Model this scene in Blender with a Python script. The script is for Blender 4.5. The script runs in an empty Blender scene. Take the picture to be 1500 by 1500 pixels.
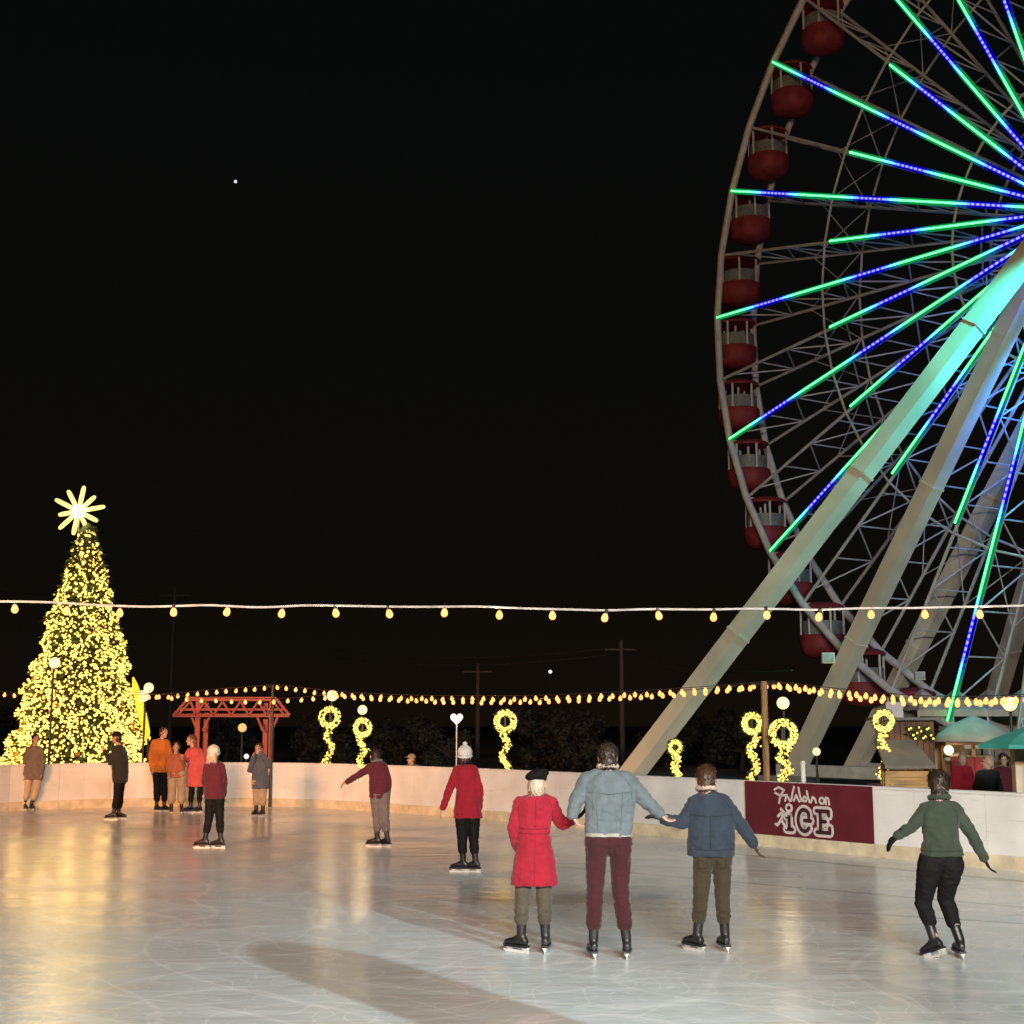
import bpy, bmesh, math, random
import numpy as np
from mathutils import Vector, Matrix, noise as mnoise
from mathutils.bvhtree import BVHTree

random.seed(7); rng = np.random.default_rng(7)
scn = bpy.context.scene
col = scn.collection
R = math.radians

# ------------------------------------------------------------------ camera
F = 2000.0                      # focal length in photograph pixels (1500 wide)
CAMZ = 2.0
PITCH = math.atan(310.0 / F)
cam = bpy.data.cameras.new('camera'); cam.sensor_width = 36.0; cam.lens = 36.0 * F / 1500.0
cam.clip_start = 0.1; cam.clip_end = 4000
camo = bpy.data.objects.new('camera', cam); col.objects.link(camo)
camo.location = (0, 0, CAMZ); camo.rotation_euler = (math.pi / 2 + PITCH, 0, 0)
scn.camera = camo

# ------------------------------------------------------------------ world, night sky
w = bpy.data.worlds.new('World'); scn.world = w; w.use_nodes = True
nt = w.node_tree; nt.nodes.clear()
out = nt.nodes.new('ShaderNodeOutputWorld'); bg = nt.nodes.new('ShaderNodeBackground')
sky = nt.nodes.new('ShaderNodeTexSky'); sky.sky_type = 'NISHITA'; sky.sun_disc = False
sky.sun_elevation = R(-9); sky.sun_rotation = R(200)
bg.inputs['Strength'].default_value = 0.05
nt.links.new(sky.outputs[0], bg.inputs['Color'])
# town glow low over the horizon, going on all the way round
tc = nt.nodes.new('ShaderNodeTexCoord'); sep = nt.nodes.new('ShaderNodeSeparateXYZ')
nt.links.new(tc.outputs['Generated'], sep.inputs[0])
ramp = nt.nodes.new('ShaderNodeValToRGB'); cr = ramp.color_ramp
cr.elements[0].position = 0.0; cr.elements[0].color = (0.0062, 0.0040, 0.0022, 1)
cr.elements[1].position = 0.45; cr.elements[1].color = (0.0022, 0.0028, 0.0026, 1)
e = cr.elements.new(0.14); e.color = (0.0036, 0.0032, 0.0022, 1)
nt.links.new(sep.outputs['Z'], ramp.inputs[0])
bg2 = nt.nodes.new('ShaderNodeBackground'); bg2.inputs['Strength'].default_value = 1.0
nt.links.new(ramp.outputs[0], bg2.inputs['Color'])
add = nt.nodes.new('ShaderNodeAddShader')
nt.links.new(bg.outputs[0], add.inputs[0]); nt.links.new(bg2.outputs[0], add.inputs[1])
# one bright star
_r = Vector(((345 - 750), F * math.cos(PITCH) - 484 * math.sin(PITCH), F * math.sin(PITCH) + 484 * math.cos(PITCH))).normalized()
dpn = nt.nodes.new('ShaderNodeVectorMath'); dpn.operation = 'DOT_PRODUCT'; nrmn = nt.nodes.new('ShaderNodeVectorMath'); nrmn.operation = 'NORMALIZE'
nt.links.new(tc.outputs['Generated'], nrmn.inputs[0]); nt.links.new(nrmn.outputs[0], dpn.inputs[0]); dpn.inputs[1].default_value = _r
gtn = nt.nodes.new('ShaderNodeMath'); gtn.operation = 'GREATER_THAN'; gtn.inputs[1].default_value = 1 - 0.5 * 0.0011 ** 2; nt.links.new(dpn.outputs['Value'], gtn.inputs[0])
bg3 = nt.nodes.new('ShaderNodeBackground'); bg3.inputs['Color'].default_value = (0.75, 0.8, 0.9, 1); nt.links.new(gtn.outputs[0], bg3.inputs['Strength'])
add2 = nt.nodes.new('ShaderNodeAddShader'); nt.links.new(add.outputs[0], add2.inputs[0]); nt.links.new(bg3.outputs[0], add2.inputs[1])
nt.links.new(add2.outputs[0], out.inputs['Surface'])

# faint moon
sl = bpy.data.lights.new('moon', 'SUN'); sl.energy = 0.02; sl.angle = R(0.5); sl.color = (0.9, 0.95, 1.0)
so = bpy.data.objects.new('moon', sl); col.objects.link(so); so.rotation_euler = (R(45), 0, R(-25))

vs = scn.view_settings; vs.view_transform = 'Standard'; vs.look = 'None'; vs.exposure = 0.0; vs.gamma = 1.0
vs.use_curve_mapping = False
scn.render.engine = 'CYCLES'
cy = scn.cycles
cy.use_denoising = True; cy.max_bounces = 6; cy.diffuse_bounces = 3; cy.glossy_bounces = 3
cy.sample_clamp_indirect = 3.0; cy.use_light_tree = True; cy.caustics_reflective = False; cy.caustics_refractive = False

# rink floodlights: power of each mast lamp (the masts, added out of view, are built further down)
FLOOD_W = 21000.0
FLOOD_COL = (1.0, 0.84, 0.66)

# ------------------------------------------------------------------ projection helpers (photo pixel -> place)
_c, _s = math.cos(PITCH), math.sin(PITCH)
def ray(px, py):
    r, u, f = px - 750.0, -(py - 750.0), F
    return (r, f * _c - u * _s, f * _s + u * _c)
def at(px, py, Y):
    d = ray(px, py); t = Y / d[1]
    return Vector((d[0] * t, Y, CAMZ + d[2] * t))
def ground(px, py, z=0.0):
    d = ray(px, py); t = (z - CAMZ) / d[2]
    return Vector((d[0] * t, d[1] * t, z))
def xat(px, Y):
    return at(px, 1060, Y).x

# ------------------------------------------------------------------ materials
MATS = {}
def mat(name, colr, rough=0.6, metal=0.0, var=0.12, scale=6.0, bump=0.0, bscale=40.0, emis=None, estr=0.0, sheen=0.0, aniso=(1, 1, 1), coat=0.0, spec=0.5):
    if name in MATS: return MATS[name]
    m = bpy.data.materials.new(name); m.use_nodes = True; n = m.node_tree; b = n.nodes['Principled BSDF']
    b.inputs['Roughness'].default_value = rough; b.inputs['Metallic'].default_value = metal
    b.inputs['Specular IOR Level'].default_value = spec
    if sheen: b.inputs['Sheen Weight'].default_value = sheen
    if coat: b.inputs['Coat Weight'].default_value = coat
    tcn = n.nodes.new('ShaderNodeTexCoord'); mp = n.nodes.new('ShaderNodeMapping'); mp.inputs['Scale'].default_value = aniso
    n.links.new(tcn.outputs['Object'], mp.inputs[0])
    nz = n.nodes.new('ShaderNodeTexNoise'); nz.inputs['Scale'].default_value = scale; nz.inputs['Detail'].default_value = 6
    n.links.new(mp.outputs[0], nz.inputs['Vector'])
    rp = n.nodes.new('ShaderNodeValToRGB')
    lo = [max(0, c * (1 - var * 2)) for c in colr]; hi = [min(1, c * (1 + var * 2)) for c in colr]
    rp.color_ramp.elements[0].position = 0.3; rp.color_ramp.elements[0].color = (*lo, 1)
    rp.color_ramp.elements[1].position = 0.7; rp.color_ramp.elements[1].color = (*hi, 1)
    n.links.new(nz.outputs['Fac'], rp.inputs[0]); n.links.new(rp.outputs[0], b.inputs['Base Color'])
    mr = n.nodes.new('ShaderNodeMapRange'); mr.inputs['To Min'].default_value = max(0.02, rough - 0.12); mr.inputs['To Max'].default_value = min(1, rough + 0.12)
    n.links.new(nz.outputs['Fac'], mr.inputs['Value']); n.links.new(mr.outputs[0], b.inputs['Roughness'])
    if bump:
        n2 = n.nodes.new('ShaderNodeTexNoise'); n2.inputs['Scale'].default_value = bscale; n2.inputs['Detail'].default_value = 4
        n.links.new(mp.outputs[0], n2.inputs['Vector'])
        bp = n.nodes.new('ShaderNodeBump'); bp.inputs['Strength'].default_value = bump; bp.inputs['Distance'].default_value = 0.02
        n.links.new(n2.outputs['Fac'], bp.inputs['Height']); n.links.new(bp.outputs[0], b.inputs['Normal'])
    if emis is not None:
        b.inputs['Emission Color'].default_value = (*emis, 1); b.inputs['Emission Strength'].default_value = estr
    MATS[name] = m
    return m
def glow(name, colr, strength):
    """something that gives off light: colour varies a little from piece to piece"""
    if name in MATS: return MATS[name]
    m = bpy.data.materials.new(name); m.use_nodes = True; n = m.node_tree; b = n.nodes['Principled BSDF']
    b.inputs['Base Color'].default_value = (*[min(1, c * 0.5) for c in colr], 1); b.inputs['Roughness'].default_value = 0.3
    g = n.nodes.new('ShaderNodeNewGeometry'); rp = n.nodes.new('ShaderNodeValToRGB')
    rp.color_ramp.elements[0].color = (colr[0], colr[1] * 0.86, colr[2] * 0.75, 1); rp.color_ramp.elements[1].color = (*colr, 1)
    n.links.new(g.outputs['Random Per Island'], rp.inputs[0]); n.links.new(rp.outputs[0], b.inputs['Emission Color'])
    mr = n.nodes.new('ShaderNodeMapRange'); mr.inputs['To Min'].default_value = strength * 0.7; mr.inputs['To Max'].default_value = strength * 1.15
    n.links.new(g.outputs['Random Per Island'], mr.inputs['Value']); n.links.new(mr.outputs[0], b.inputs['Emission Strength'])
    MATS[name] = m
    return m
def cloth(name, colr, rough=0.85, scale=9.0, bump=0.35):
    return mat(name, colr, rough, var=0.1, scale=scale, bump=bump * 1.8, bscale=13.0, sheen=0.15, aniso=(1, 1, 0.55), spec=0.25)

# ------------------------------------------------------------------ mesh builder
class MB:
    def __init__(s): s.v = []; s.f = []; s.t = []
    def _add(s, vs_, fs):
        o = len(s.v); s.v += [tuple(p) for p in vs_]; s.f += [tuple(i + o for i in f) for f in fs]; return s
    def box(s, c, d, M=None):
        c = Vector(c); x, y, z = d[0] / 2, d[1] / 2, d[2] / 2
        P = [Vector(p) for p in ((-x, -y, -z), (x, -y, -z), (x, y, -z), (-x, y, -z), (-x, -y, z), (x, -y, z), (x, y, z), (-x, y, z))]
        if M is not None: P = [M @ p for p in P]
        return s._add([c + p for p in P], [(0, 3, 2, 1), (4, 5, 6, 7), (0, 1, 5, 4), (1, 2, 6, 5), (2, 3, 7, 6), (3, 0, 4, 7)])
    def beam(s, a, b, wd, dp=None, up=(0, 0, 1)):
        a, b = Vector(a), Vector(b); dp = dp or wd
        d = (b - a).normalized(); x = d.cross(Vector(up))
        if x.length < 1e-4: x = d.cross(Vector((1, 0, 0)))
        x.normalize(); y = x.cross(d)
        P = []
        for q in (a, b):
            for i, j in ((-1, -1), (1, -1), (1, 1), (-1, 1)): P.append(q + x * (i * wd / 2) + y * (j * dp / 2))
        return s._add(P, [(3, 2, 1, 0), (4, 5, 6, 7), (0, 1, 5, 4), (1, 2, 6, 5), (2, 3, 7, 6), (3, 0, 4, 7)])
    def tube(s, pts, r, n=8, closed=False, cap=True):
        pts = [Vector(p) for p in pts]; k = len(pts)
        rs = r if isinstance(r, (list, tuple)) else [r] * k
        V = []; prev = None
        for i, p in enumerate(pts):
            if closed: d = pts[(i + 1) % k] - pts[i - 1]
            else: d = pts[min(i + 1, k - 1)] - pts[max(i - 1, 0)]
            d.normalize()
            if prev is None:
                x = d.cross(Vector((0, 0, 1)))
                if x.length < 1e-3: x = d.cross(Vector((1, 0, 0)))
            else: x = prev - d * prev.dot(d)
            x.normalize(); prev = x; y = d.cross(x)
            for j in range(n):
                a = 2 * math.pi * j / n
                V.append(p + (x * math.cos(a) + y * math.sin(a)) * rs[i])
        Fs = []
        for i in range(k if closed else k - 1):
            i2 = (i + 1) % k
            for j in range(n): Fs.append((i * n + j, i * n + (j + 1) % n, i2 * n + (j + 1) % n, i2 * n + j))
        if cap and not closed: Fs += [tuple(range(n))[::-1], tuple((k - 1) * n + j for j in range(n))]
        return s._add(V, Fs)
    def lathe(s, prof, c=(0, 0, 0), n=16, M=None):
        V = []; c = Vector(c)
        for r, z in prof:
            for j in range(n):
                a = 2 * math.pi * j / n; p = Vector((r * math.cos(a), r * math.sin(a), z))
                V.append(c + (M @ p if M is not None else p))
        Fs = []; k = len(prof)
        for i in range(k - 1):
            for j in range(n): Fs.append((i * n + j, i * n + (j + 1) % n, (i + 1) * n + (j + 1) % n, (i + 1) * n + j))
        Fs += [tuple(range(n))[::-1], tuple((k - 1) * n + j for j in range(n))]
        return s._add(V, Fs)
    def ball(s, c, r, seg=8, rings=6, M=None):
        rr = r if isinstance(r, (tuple, list)) else (r, r, r); c = Vector(c); V = []; Fs = []
        V.append(Vector((0, 0, -1)))
        for i in range(1, rings):
            a = -math.pi / 2 + math.pi * i / rings
            for j in range(seg):
                b = 2 * math.pi * j / seg; V.append(Vector((math.cos(a) * math.cos(b), math.cos(a) * math.sin(b), math.sin(a))))
        V.append(Vector((0, 0, 1)))
        for j in range(seg): Fs.append((0, 1 + (j + 1) % seg, 1 + j))
        for i in range(rings - 2):
            for j in range(seg): a0 = 1 + i * seg; Fs.append((a0 + j, a0 + (j + 1) % seg, a0 + seg + (j + 1) % seg, a0 + seg + j))
        l = len(V) - 1; a0 = 1 + (rings - 2) * seg
        for j in range(seg): Fs.append((a0 + j, a0 + (j + 1) % seg, l))
        P = []
        for p in V:
            q = Vector((p.x * rr[0], p.y * rr[1], p.z * rr[2])); P.append(c + (M @ q if M is not None else q))
        return s._add(P, Fs)
    def capsule(s, a, b, ra, rb, n=10):
        a, b = Vector(a), Vector(b); d = b - a; L = d.length
        if L < 1e-5: return s.ball(a, max(ra, rb), n, 6)
        d /= L; pts = []; rs = []
        for k in (-.99, -.8, -.45): pts.append(a + d * (k * ra)); rs.append(ra * math.sqrt(1 - k * k))
        pts.append(a); rs.append(ra); pts.append(a.lerp(b, .5)); rs.append((ra + rb) / 2); pts.append(b); rs.append(rb)
        for k in (.45, .8, .99): pts.append(b + d * (k * rb)); rs.append(rb * math.sqrt(1 - k * k))
        return s.tube(pts, rs, n)
    def loft(s, rings):
        n = len(rings[0]); V = [p for rg in rings for p in rg]; Fs = []
        for i in range(len(rings) - 1):
            for j in range(n): Fs.append((i * n + j, i * n + (j + 1) % n, (i + 1) * n + (j + 1) % n, (i + 1) * n + j))
        Fs += [tuple(range(n))[::-1], tuple((len(rings) - 1) * n + j for j in range(n))]
        return s._add(V, Fs)
    def prism(s, poly, o, ex, ey, ez, th):
        """2D polygon poly in the frame (o, ex, ey), extruded th along ez"""
        n = len(poly); o, ex, ey, ez = map(Vector, (o, ex, ey, ez))
        V = [o + ex * x + ey * y for x, y in poly] + [o + ex * x + ey * y + ez * th for x, y in poly]
        Fs = [tuple(range(n))[::-1], tuple(range(n, 2 * n))] + [(i, (i + 1) % n, n + (i + 1) % n, n + i) for i in range(n)]
        return s._add(V, Fs)
    def mesh(s, name, m, off=(0, 0, 0), smooth=False):
        me = bpy.data.meshes.new(name); o = Vector(off)
        me.from_pydata([tuple(Vector(p) - o) for p in s.v], [], s.f)
        if m: me.materials.append(m)
        if smooth: me.polygons.foreach_set('use_smooth', [True] * len(me.polygons))
        me.update(); return me

def base_of(o):
    while o.parent: o = o.parent
    return o.location.copy()
def fix_normals(me):
    bm = bmesh.new(); bm.from_mesh(me); bmesh.ops.recalc_face_normals(bm, faces=bm.faces); bm.to_mesh(me); bm.free()
def tag(o, label=None, cat=None, group=None, kind=None):
    if label: o['label'] = label
    if cat: o['category'] = cat
    if group: o['group'] = group
    if kind: o['kind'] = kind
    return o
def build(name, mb, m, parent=None, smooth=False, loc=None, recalc=True):
    """world-space mesh builder -> object; origin at its thing's base"""
    off = base_of(parent) if parent else Vector(loc or (0, 0, 0))
    me = mb.mesh(name, m, off, smooth)
    if recalc: fix_normals(me)
    o = bpy.data.objects.new(name, me); col.objects.link(o)
    if parent: o.parent = parent
    else: o.location = off
    if smooth and hasattr(me, 'set_sharp_from_angle'): me.set_sharp_from_angle(angle=R(50))
    return o
def thing(name, label, cat, loc, group=None):
    o = bpy.data.objects.new(name, None); col.objects.link(o); o.location = loc; o.empty_display_size = 0.2
    return tag(o, label, cat, group)
def link_copy(src, parent=None, loc=None):
    c = src.copy(); col.objects.link(c); c.parent = parent
    if loc is not None: c.location = loc
    return c
def point_lamp(parent, loc, power, colr, radius=0.05):
    l = bpy.data.lights.new('lamp_light', 'POINT'); l.energy = power; l.color = colr; l.shadow_soft_size = radius
    o = bpy.data.objects.new('lamp_light', l); col.objects.link(o); o.parent = parent
    o.location = Vector(loc) - base_of(parent); return o
def spot_lamp(parent, loc, target, power, colr, angle=110, radius=0.2, blend=0.6):
    l = bpy.data.lights.new('lamp_light', 'SPOT'); l.energy = power; l.color = colr; l.shadow_soft_size = radius
    l.spot_size = R(angle); l.spot_blend = blend
    o = bpy.data.objects.new('lamp_light', l); col.objects.link(o); o.parent = parent
    o.location = Vector(loc) - base_of(parent)
    d = Vector(target) - Vector(loc); o.rotation_euler = d.to_track_quat('-Z', 'Y').to_euler(); return o

# shared materials
WHITE_STEEL = mat('white_painted_steel', (0.74, 0.70, 0.63), 0.45, var=0.08, scale=3)
DARK_STEEL = mat('dark_steel', (0.05, 0.05, 0.05), 0.5, 0.6)
GREY_STEEL = mat('galvanised_steel', (0.35, 0.35, 0.34), 0.4, 0.7)
WOOD = mat('weathered_wood', (0.30, 0.17, 0.075), 0.75, var=0.25, scale=4, bump=0.4, bscale=30, aniso=(6, 6, 0.7))
NEEDLES = mat('fir_needles', (0.045, 0.070, 0.020), 0.7, var=0.3, scale=5)
BULB = glow('warm_bulb_glass', (1.0, 0.40, 0.12), 2.2)
YBULB = glow('yellow_light_bulb', (1.0, 0.70, 0.15), 2.6)
LAMPGLASS = glow('floodlight_glass', (1.0, 0.66, 0.28), 2.6)

# ================================================================== SETTING
# --- wall line of the rink, from the top edge of the boards
HW = 1.06
WP = [(-330, 1150), (-200, 1132), (-100, 1125), (0, 1120.5), (80, 1118.6), (160, 1117.4), (240, 1116.8), (340, 1116.6), (440, 1117.4), (560, 1120.4), (740, 1127.0),
      (1000, 1138.6), (1280, 1151.4), (1500, 1161.6), (1720, 1172), (1960, 1184)]
wp = [ground(x, y, HW) for x, y in WP]
wp = [Vector((p.x, p.y, 0)) for p in wp]
def catmull(P, k=24):
    o = []
    for i in range(len(P) - 1):
        a, b, c, d = P[max(i - 1, 0)], P[i], P[i + 1], P[min(i + 2, len(P) - 1)]
        for j in range(k):
            t = j / k
            o.append(0.5 * ((2 * b) + (c - a) * t + (2 * a - 5 * b + 4 * c - d) * t * t + (3 * b - a - 3 * c + d) * t ** 3))
    o.append(P[-1]); return o
wline = catmull(wp)
cum = [0.0]
for a, b in zip(wline, wline[1:]): cum.append(cum[-1] + (b - a).length)
def walong(s):
    s = max(0, min(cum[-1], s)); i = int(np.searchsorted(cum, s)); i = max(1, min(i, len(cum) - 1))
    t = (s - cum[i - 1]) / max(1e-6, cum[i] - cum[i - 1]); p = wline[i - 1].lerp(wline[i], t)
    d = (wline[i] - wline[i - 1]).normalized(); return p, d, Vector((-d.y, d.x, 0))      # normal points outwards (away from the ice)
def wall_at_px(px):
    best = min(range(len(wline)), key=lambda i: abs(750 + F * wline[i].x / (wline[i].y * _c + (0.5 - CAMZ) * _s) - px))
    return cum[best]

# --- ground to the horizon
mg = mat('dark_ground', (0.045, 0.038, 0.03), 0.9, var=0.3, scale=0.4, bump=0.5, bscale=3)
g = MB(); g.box((0, 300, -0.56), (1400, 1400, 1.0))
tag(build('ground', g, mg), kind='structure')

# --- ice
def ice_material():
    m = bpy.data.materials.new('wet_ice'); m.use_nodes = True; n = m.node_tree; b = n.nodes['Principled BSDF']; L = n.links.new
    N = n.nodes.new
    geo = N('ShaderNodeNewGeometry')
    def nz(scale, detail=4, st=(1, 1, 1), rough=0.5):
        mp = N('ShaderNodeMapping'); mp.inputs['Scale'].default_value = st; L(geo.outputs['Position'], mp.inputs[0])
        t = N('ShaderNodeTexNoise'); t.inputs['Scale'].default_value = scale; t.inputs['Detail'].default_value = detail; t.inputs['Roughness'].default_value = rough
        L(mp.outputs[0], t.inputs['Vector']); return t
    big = nz(0.28, 5)
    rp = N('ShaderNodeValToRGB'); rp.color_ramp.elements[0].position = 0.32; rp.color_ramp.elements[0].color = (0.66, 0.70, 0.705, 1)
    rp.color_ramp.elements[1].position = 0.7; rp.color_ramp.elements[1].color = (0.80, 0.845, 0.85, 1); L(big.outputs['Fac'], rp.inputs[0])
    mid = nz(2.2, 8, (1, 1, 1), 0.65)
    mul = N('ShaderNodeMix'); mul.data_type = 'RGBA'; mul.blend_type = 'MULTIPLY'; mul.inputs['Factor'].default_value = 0.30
    L(rp.outputs[0], mul.inputs['A']); L(mid.outputs['Color'], mul.inputs['B'])
    grey = N('ShaderNodeRGBToBW'); L(mid.outputs['Color'], grey.inputs[0]); L(grey.outputs[0], mul.inputs['B'])
    cur = mul.outputs['Result']
    # skate tracks: thin arcs, a little whiter than the ice
    for k, (sc, ox) in enumerate(((0.16, 3.1), (0.23, 17.7), (0.31, 41.3), (0.12, 71.9), (0.62, 11.7), (0.85, 29.3))):
        mp = N('ShaderNodeMapping'); mp.inputs['Location'].default_value = (ox, ox * 0.7, 0); mp.inputs['Rotation'].default_value = (0, 0, k * 1.1)
        L(geo.outputs['Position'], mp.inputs[0])
        nn = N('ShaderNodeTexNoise'); nn.inputs['Scale'].default_value = sc; nn.inputs['Detail'].default_value = 1.0; L(mp.outputs[0], nn.inputs['Vector'])
        mm = N('ShaderNodeMath'); mm.operation = 'MULTIPLY'; mm.inputs[1].default_value = 14.0; L(nn.outputs['Fac'], mm.inputs[0])
        fr = N('ShaderNodeMath'); fr.operation = 'FRACT'; L(mm.outputs[0], fr.inputs[0])
        sb = N('ShaderNodeMath'); sb.operation = 'SUBTRACT'; sb.inputs[1].default_value = 0.5; L(fr.outputs[0], sb.inputs[0])
        ab = N('ShaderNodeMath'); ab.operation = 'ABSOLUTE'; L(sb.outputs[0], ab.inputs[0])
        lt = N('ShaderNodeMapRange'); lt.inputs['From Min'].default_value = 0.0; lt.inputs['From Max'].default_value = 0.045; lt.inputs['To Min'].default_value = 0.42; lt.inputs['To Max'].default_value = 0.0
        L(ab.outputs[0], lt.inputs['Value'])
        mx = N('ShaderNodeMix'); mx.data_type = 'RGBA'; L(lt.outputs[0], mx.inputs['Factor']); L(cur, mx.inputs['A']); mx.inputs['B'].default_value = (0.90, 0.90, 0.89, 1)
        cur = mx.outputs['Result']
    # straight darker lines drawn in the ice colour
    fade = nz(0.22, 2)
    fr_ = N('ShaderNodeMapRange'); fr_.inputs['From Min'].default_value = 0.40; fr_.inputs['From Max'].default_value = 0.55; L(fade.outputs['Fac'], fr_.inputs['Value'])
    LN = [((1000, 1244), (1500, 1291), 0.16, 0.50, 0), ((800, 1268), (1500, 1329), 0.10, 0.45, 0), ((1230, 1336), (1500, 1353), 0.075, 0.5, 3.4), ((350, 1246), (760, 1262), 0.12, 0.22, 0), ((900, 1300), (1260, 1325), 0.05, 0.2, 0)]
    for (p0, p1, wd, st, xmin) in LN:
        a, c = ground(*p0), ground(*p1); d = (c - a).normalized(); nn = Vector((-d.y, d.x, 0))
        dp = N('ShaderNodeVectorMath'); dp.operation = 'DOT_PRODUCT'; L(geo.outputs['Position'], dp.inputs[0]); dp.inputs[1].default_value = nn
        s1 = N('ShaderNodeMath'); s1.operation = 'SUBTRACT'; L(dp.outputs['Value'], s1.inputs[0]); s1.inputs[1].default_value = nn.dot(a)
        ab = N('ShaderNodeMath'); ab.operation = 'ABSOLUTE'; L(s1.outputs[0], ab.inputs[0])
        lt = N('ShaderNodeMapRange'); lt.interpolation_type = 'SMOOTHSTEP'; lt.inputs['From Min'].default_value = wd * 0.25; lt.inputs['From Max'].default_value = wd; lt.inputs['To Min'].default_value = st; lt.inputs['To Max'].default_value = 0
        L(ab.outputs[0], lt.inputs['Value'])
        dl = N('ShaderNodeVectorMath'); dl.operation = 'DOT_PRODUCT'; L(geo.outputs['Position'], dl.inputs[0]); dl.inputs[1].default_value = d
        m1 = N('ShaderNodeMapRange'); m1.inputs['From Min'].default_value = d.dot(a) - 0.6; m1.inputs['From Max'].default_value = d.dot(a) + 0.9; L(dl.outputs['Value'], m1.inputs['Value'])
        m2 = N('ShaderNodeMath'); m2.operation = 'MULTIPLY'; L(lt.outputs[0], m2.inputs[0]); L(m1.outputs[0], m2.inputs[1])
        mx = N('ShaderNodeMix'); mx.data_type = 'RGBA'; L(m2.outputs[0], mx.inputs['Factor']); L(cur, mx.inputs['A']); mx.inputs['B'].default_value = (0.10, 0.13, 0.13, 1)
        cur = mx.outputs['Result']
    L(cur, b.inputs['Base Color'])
    rr = N('ShaderNodeMapRange'); rr.inputs['From Min'].default_value = 0.3; rr.inputs['From Max'].default_value = 0.7; rr.inputs['To Min'].default_value = 0.09; rr.inputs['To Max'].default_value = 0.30
    rn = nz(0.5, 6); L(rn.outputs['Fac'], rr.inputs['Value']); L(rr.outputs[0], b.inputs['Roughness'])
    b.inputs['IOR'].default_value = 1.31; b.inputs['Specular IOR Level'].default_value = 0.4
    h1 = nz(1.3, 4, (1.0, 2.2, 1)); h2 = nz(11.0, 6, (1, 1.2, 1), 0.65)
    b1 = N('ShaderNodeBump'); b1.inputs['Strength'].default_value = 1.0; b1.inputs['Distance'].default_value = 0.016; L(h1.outputs['Fac'], b1.inputs['Height'])
    b2 = N('ShaderNodeBump'); b2.inputs['Strength'].default_value = 0.6; b2.inputs['Distance'].default_value = 0.004; L(h2.outputs['Fac'], b2.inputs['Height']); L(b1.outputs[0], b2.inputs['Normal'])
    L(b2.outputs[0], b.inputs['Normal'])
    return m
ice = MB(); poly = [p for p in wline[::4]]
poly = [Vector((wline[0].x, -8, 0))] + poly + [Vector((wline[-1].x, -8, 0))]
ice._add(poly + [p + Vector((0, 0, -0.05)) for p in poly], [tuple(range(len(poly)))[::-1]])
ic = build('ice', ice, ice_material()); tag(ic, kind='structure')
if ic.data.polygons[0].normal.z < 0: ic.data.flip_normals()

# --- barrier of white boards
def board_material():
    m = mat('white_rink_board', (0.80, 0.77, 0.74), 0.4, var=0.06, scale=1.3, bump=0.05, bscale=5)
    n = m.node_tree; L = n.links.new; b = n.nodes['Principled BSDF']; src = b.inputs['Base Color'].links[0].from_socket
    g_ = n.nodes.new('ShaderNodeNewGeometry'); mp = n.nodes.new('ShaderNodeMapping'); mp.inputs['Scale'].default_value = (1.2, 1.2, 14.0); mp.inputs['Rotation'].default_value = (0.25, 0.2, 0); L(g_.outputs['Position'], mp.inputs[0])
    t = n.nodes.new('ShaderNodeTexNoise'); t.inputs['Scale'].default_value = 1.6; t.inputs['Detail'].default_value = 8; t.inputs['Roughness'].default_value = 0.7; L(mp.outputs[0], t.inputs['Vector'])
    r_ = n.nodes.new('ShaderNodeMapRange'); r_.inputs['From Min'].default_value = 0.58; r_.inputs['From Max'].default_value = 0.72; r_.inputs['To Max'].default_value = 0.45; L(t.outputs['Fac'], r_.inputs['Value'])
    mx = n.nodes.new('ShaderNodeMix'); mx.data_type = 'RGBA'; L(r_.outputs[0], mx.inputs['Factor']); L(src, mx.inputs['A']); mx.inputs['B'].default_value = (0.36, 0.31, 0.28, 1); L(mx.outputs['Result'], b.inputs['Base Color'])
    return m
BOARD = board_material()
KICK = mat('yellow_kick_strip', (0.68, 0.57, 0.40), 0.45, var=0.12, scale=4)
barrier = thing('rink_barrier', 'low white board barrier curving round the far side of the ice', 'barrier', (wline[0].x, wline[0].y, 0))
PL = 1.22; s = 0.0
while s + PL < cum[-1]:
    a, _, n0 = walong(s + 0.003); b_, _, n1 = walong(s + PL - 0.003)
    mid, dm, nm = walong(s + PL / 2)
    pm = MB(); th = 0.07; ring = []
    for (p, nn) in ((a, n0), (mid, nm), (b_, n1)):
        ring.append([p + nn * 0.0 + Vector((0, 0, -0.03)), p + nn * 0 + Vector((0, 0, HW - 0.045)), p + nn * 0.0 + Vector((0, 0, HW - 0.045)) + nn * th, p + nn * th + Vector((0, 0, -0.03))])
    pm.loft(ring); pan = build('panel', pm, BOARD, barrier)
    cm = MB(); ring = []
    for (p, nn) in ((a, n0), (mid, nm), (b_, n1)):
        q = p - nn * 0.02; ring.append([q + Vector((0, 0, HW - 0.043)), q + Vector((0, 0, HW - 0.01)), q + nn * 0.02 + Vector((0, 0, HW)), q + nn * 0.09 + Vector((0, 0, HW)), q + nn * 0.11 + Vector((0, 0, HW - 0.043))])
    cm.loft(ring); build('cap_rail', cm, BOARD, pan)
    km = MB(); ring = []
    for (p, nn) in ((a, n0), (mid, nm), (b_, n1)):
        q = p - nn * 0.003; ring.append([q + Vector((0, 0, -0.02)), q - nn * 0.012 + Vector((0, 0, -0.02)), q - nn * 0.012 + Vector((0, 0, 0.19)), q + Vector((0, 0, 0.20))])
    km.loft(ring); build('kick_strip', km, KICK, pan)
    s += PL

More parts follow.
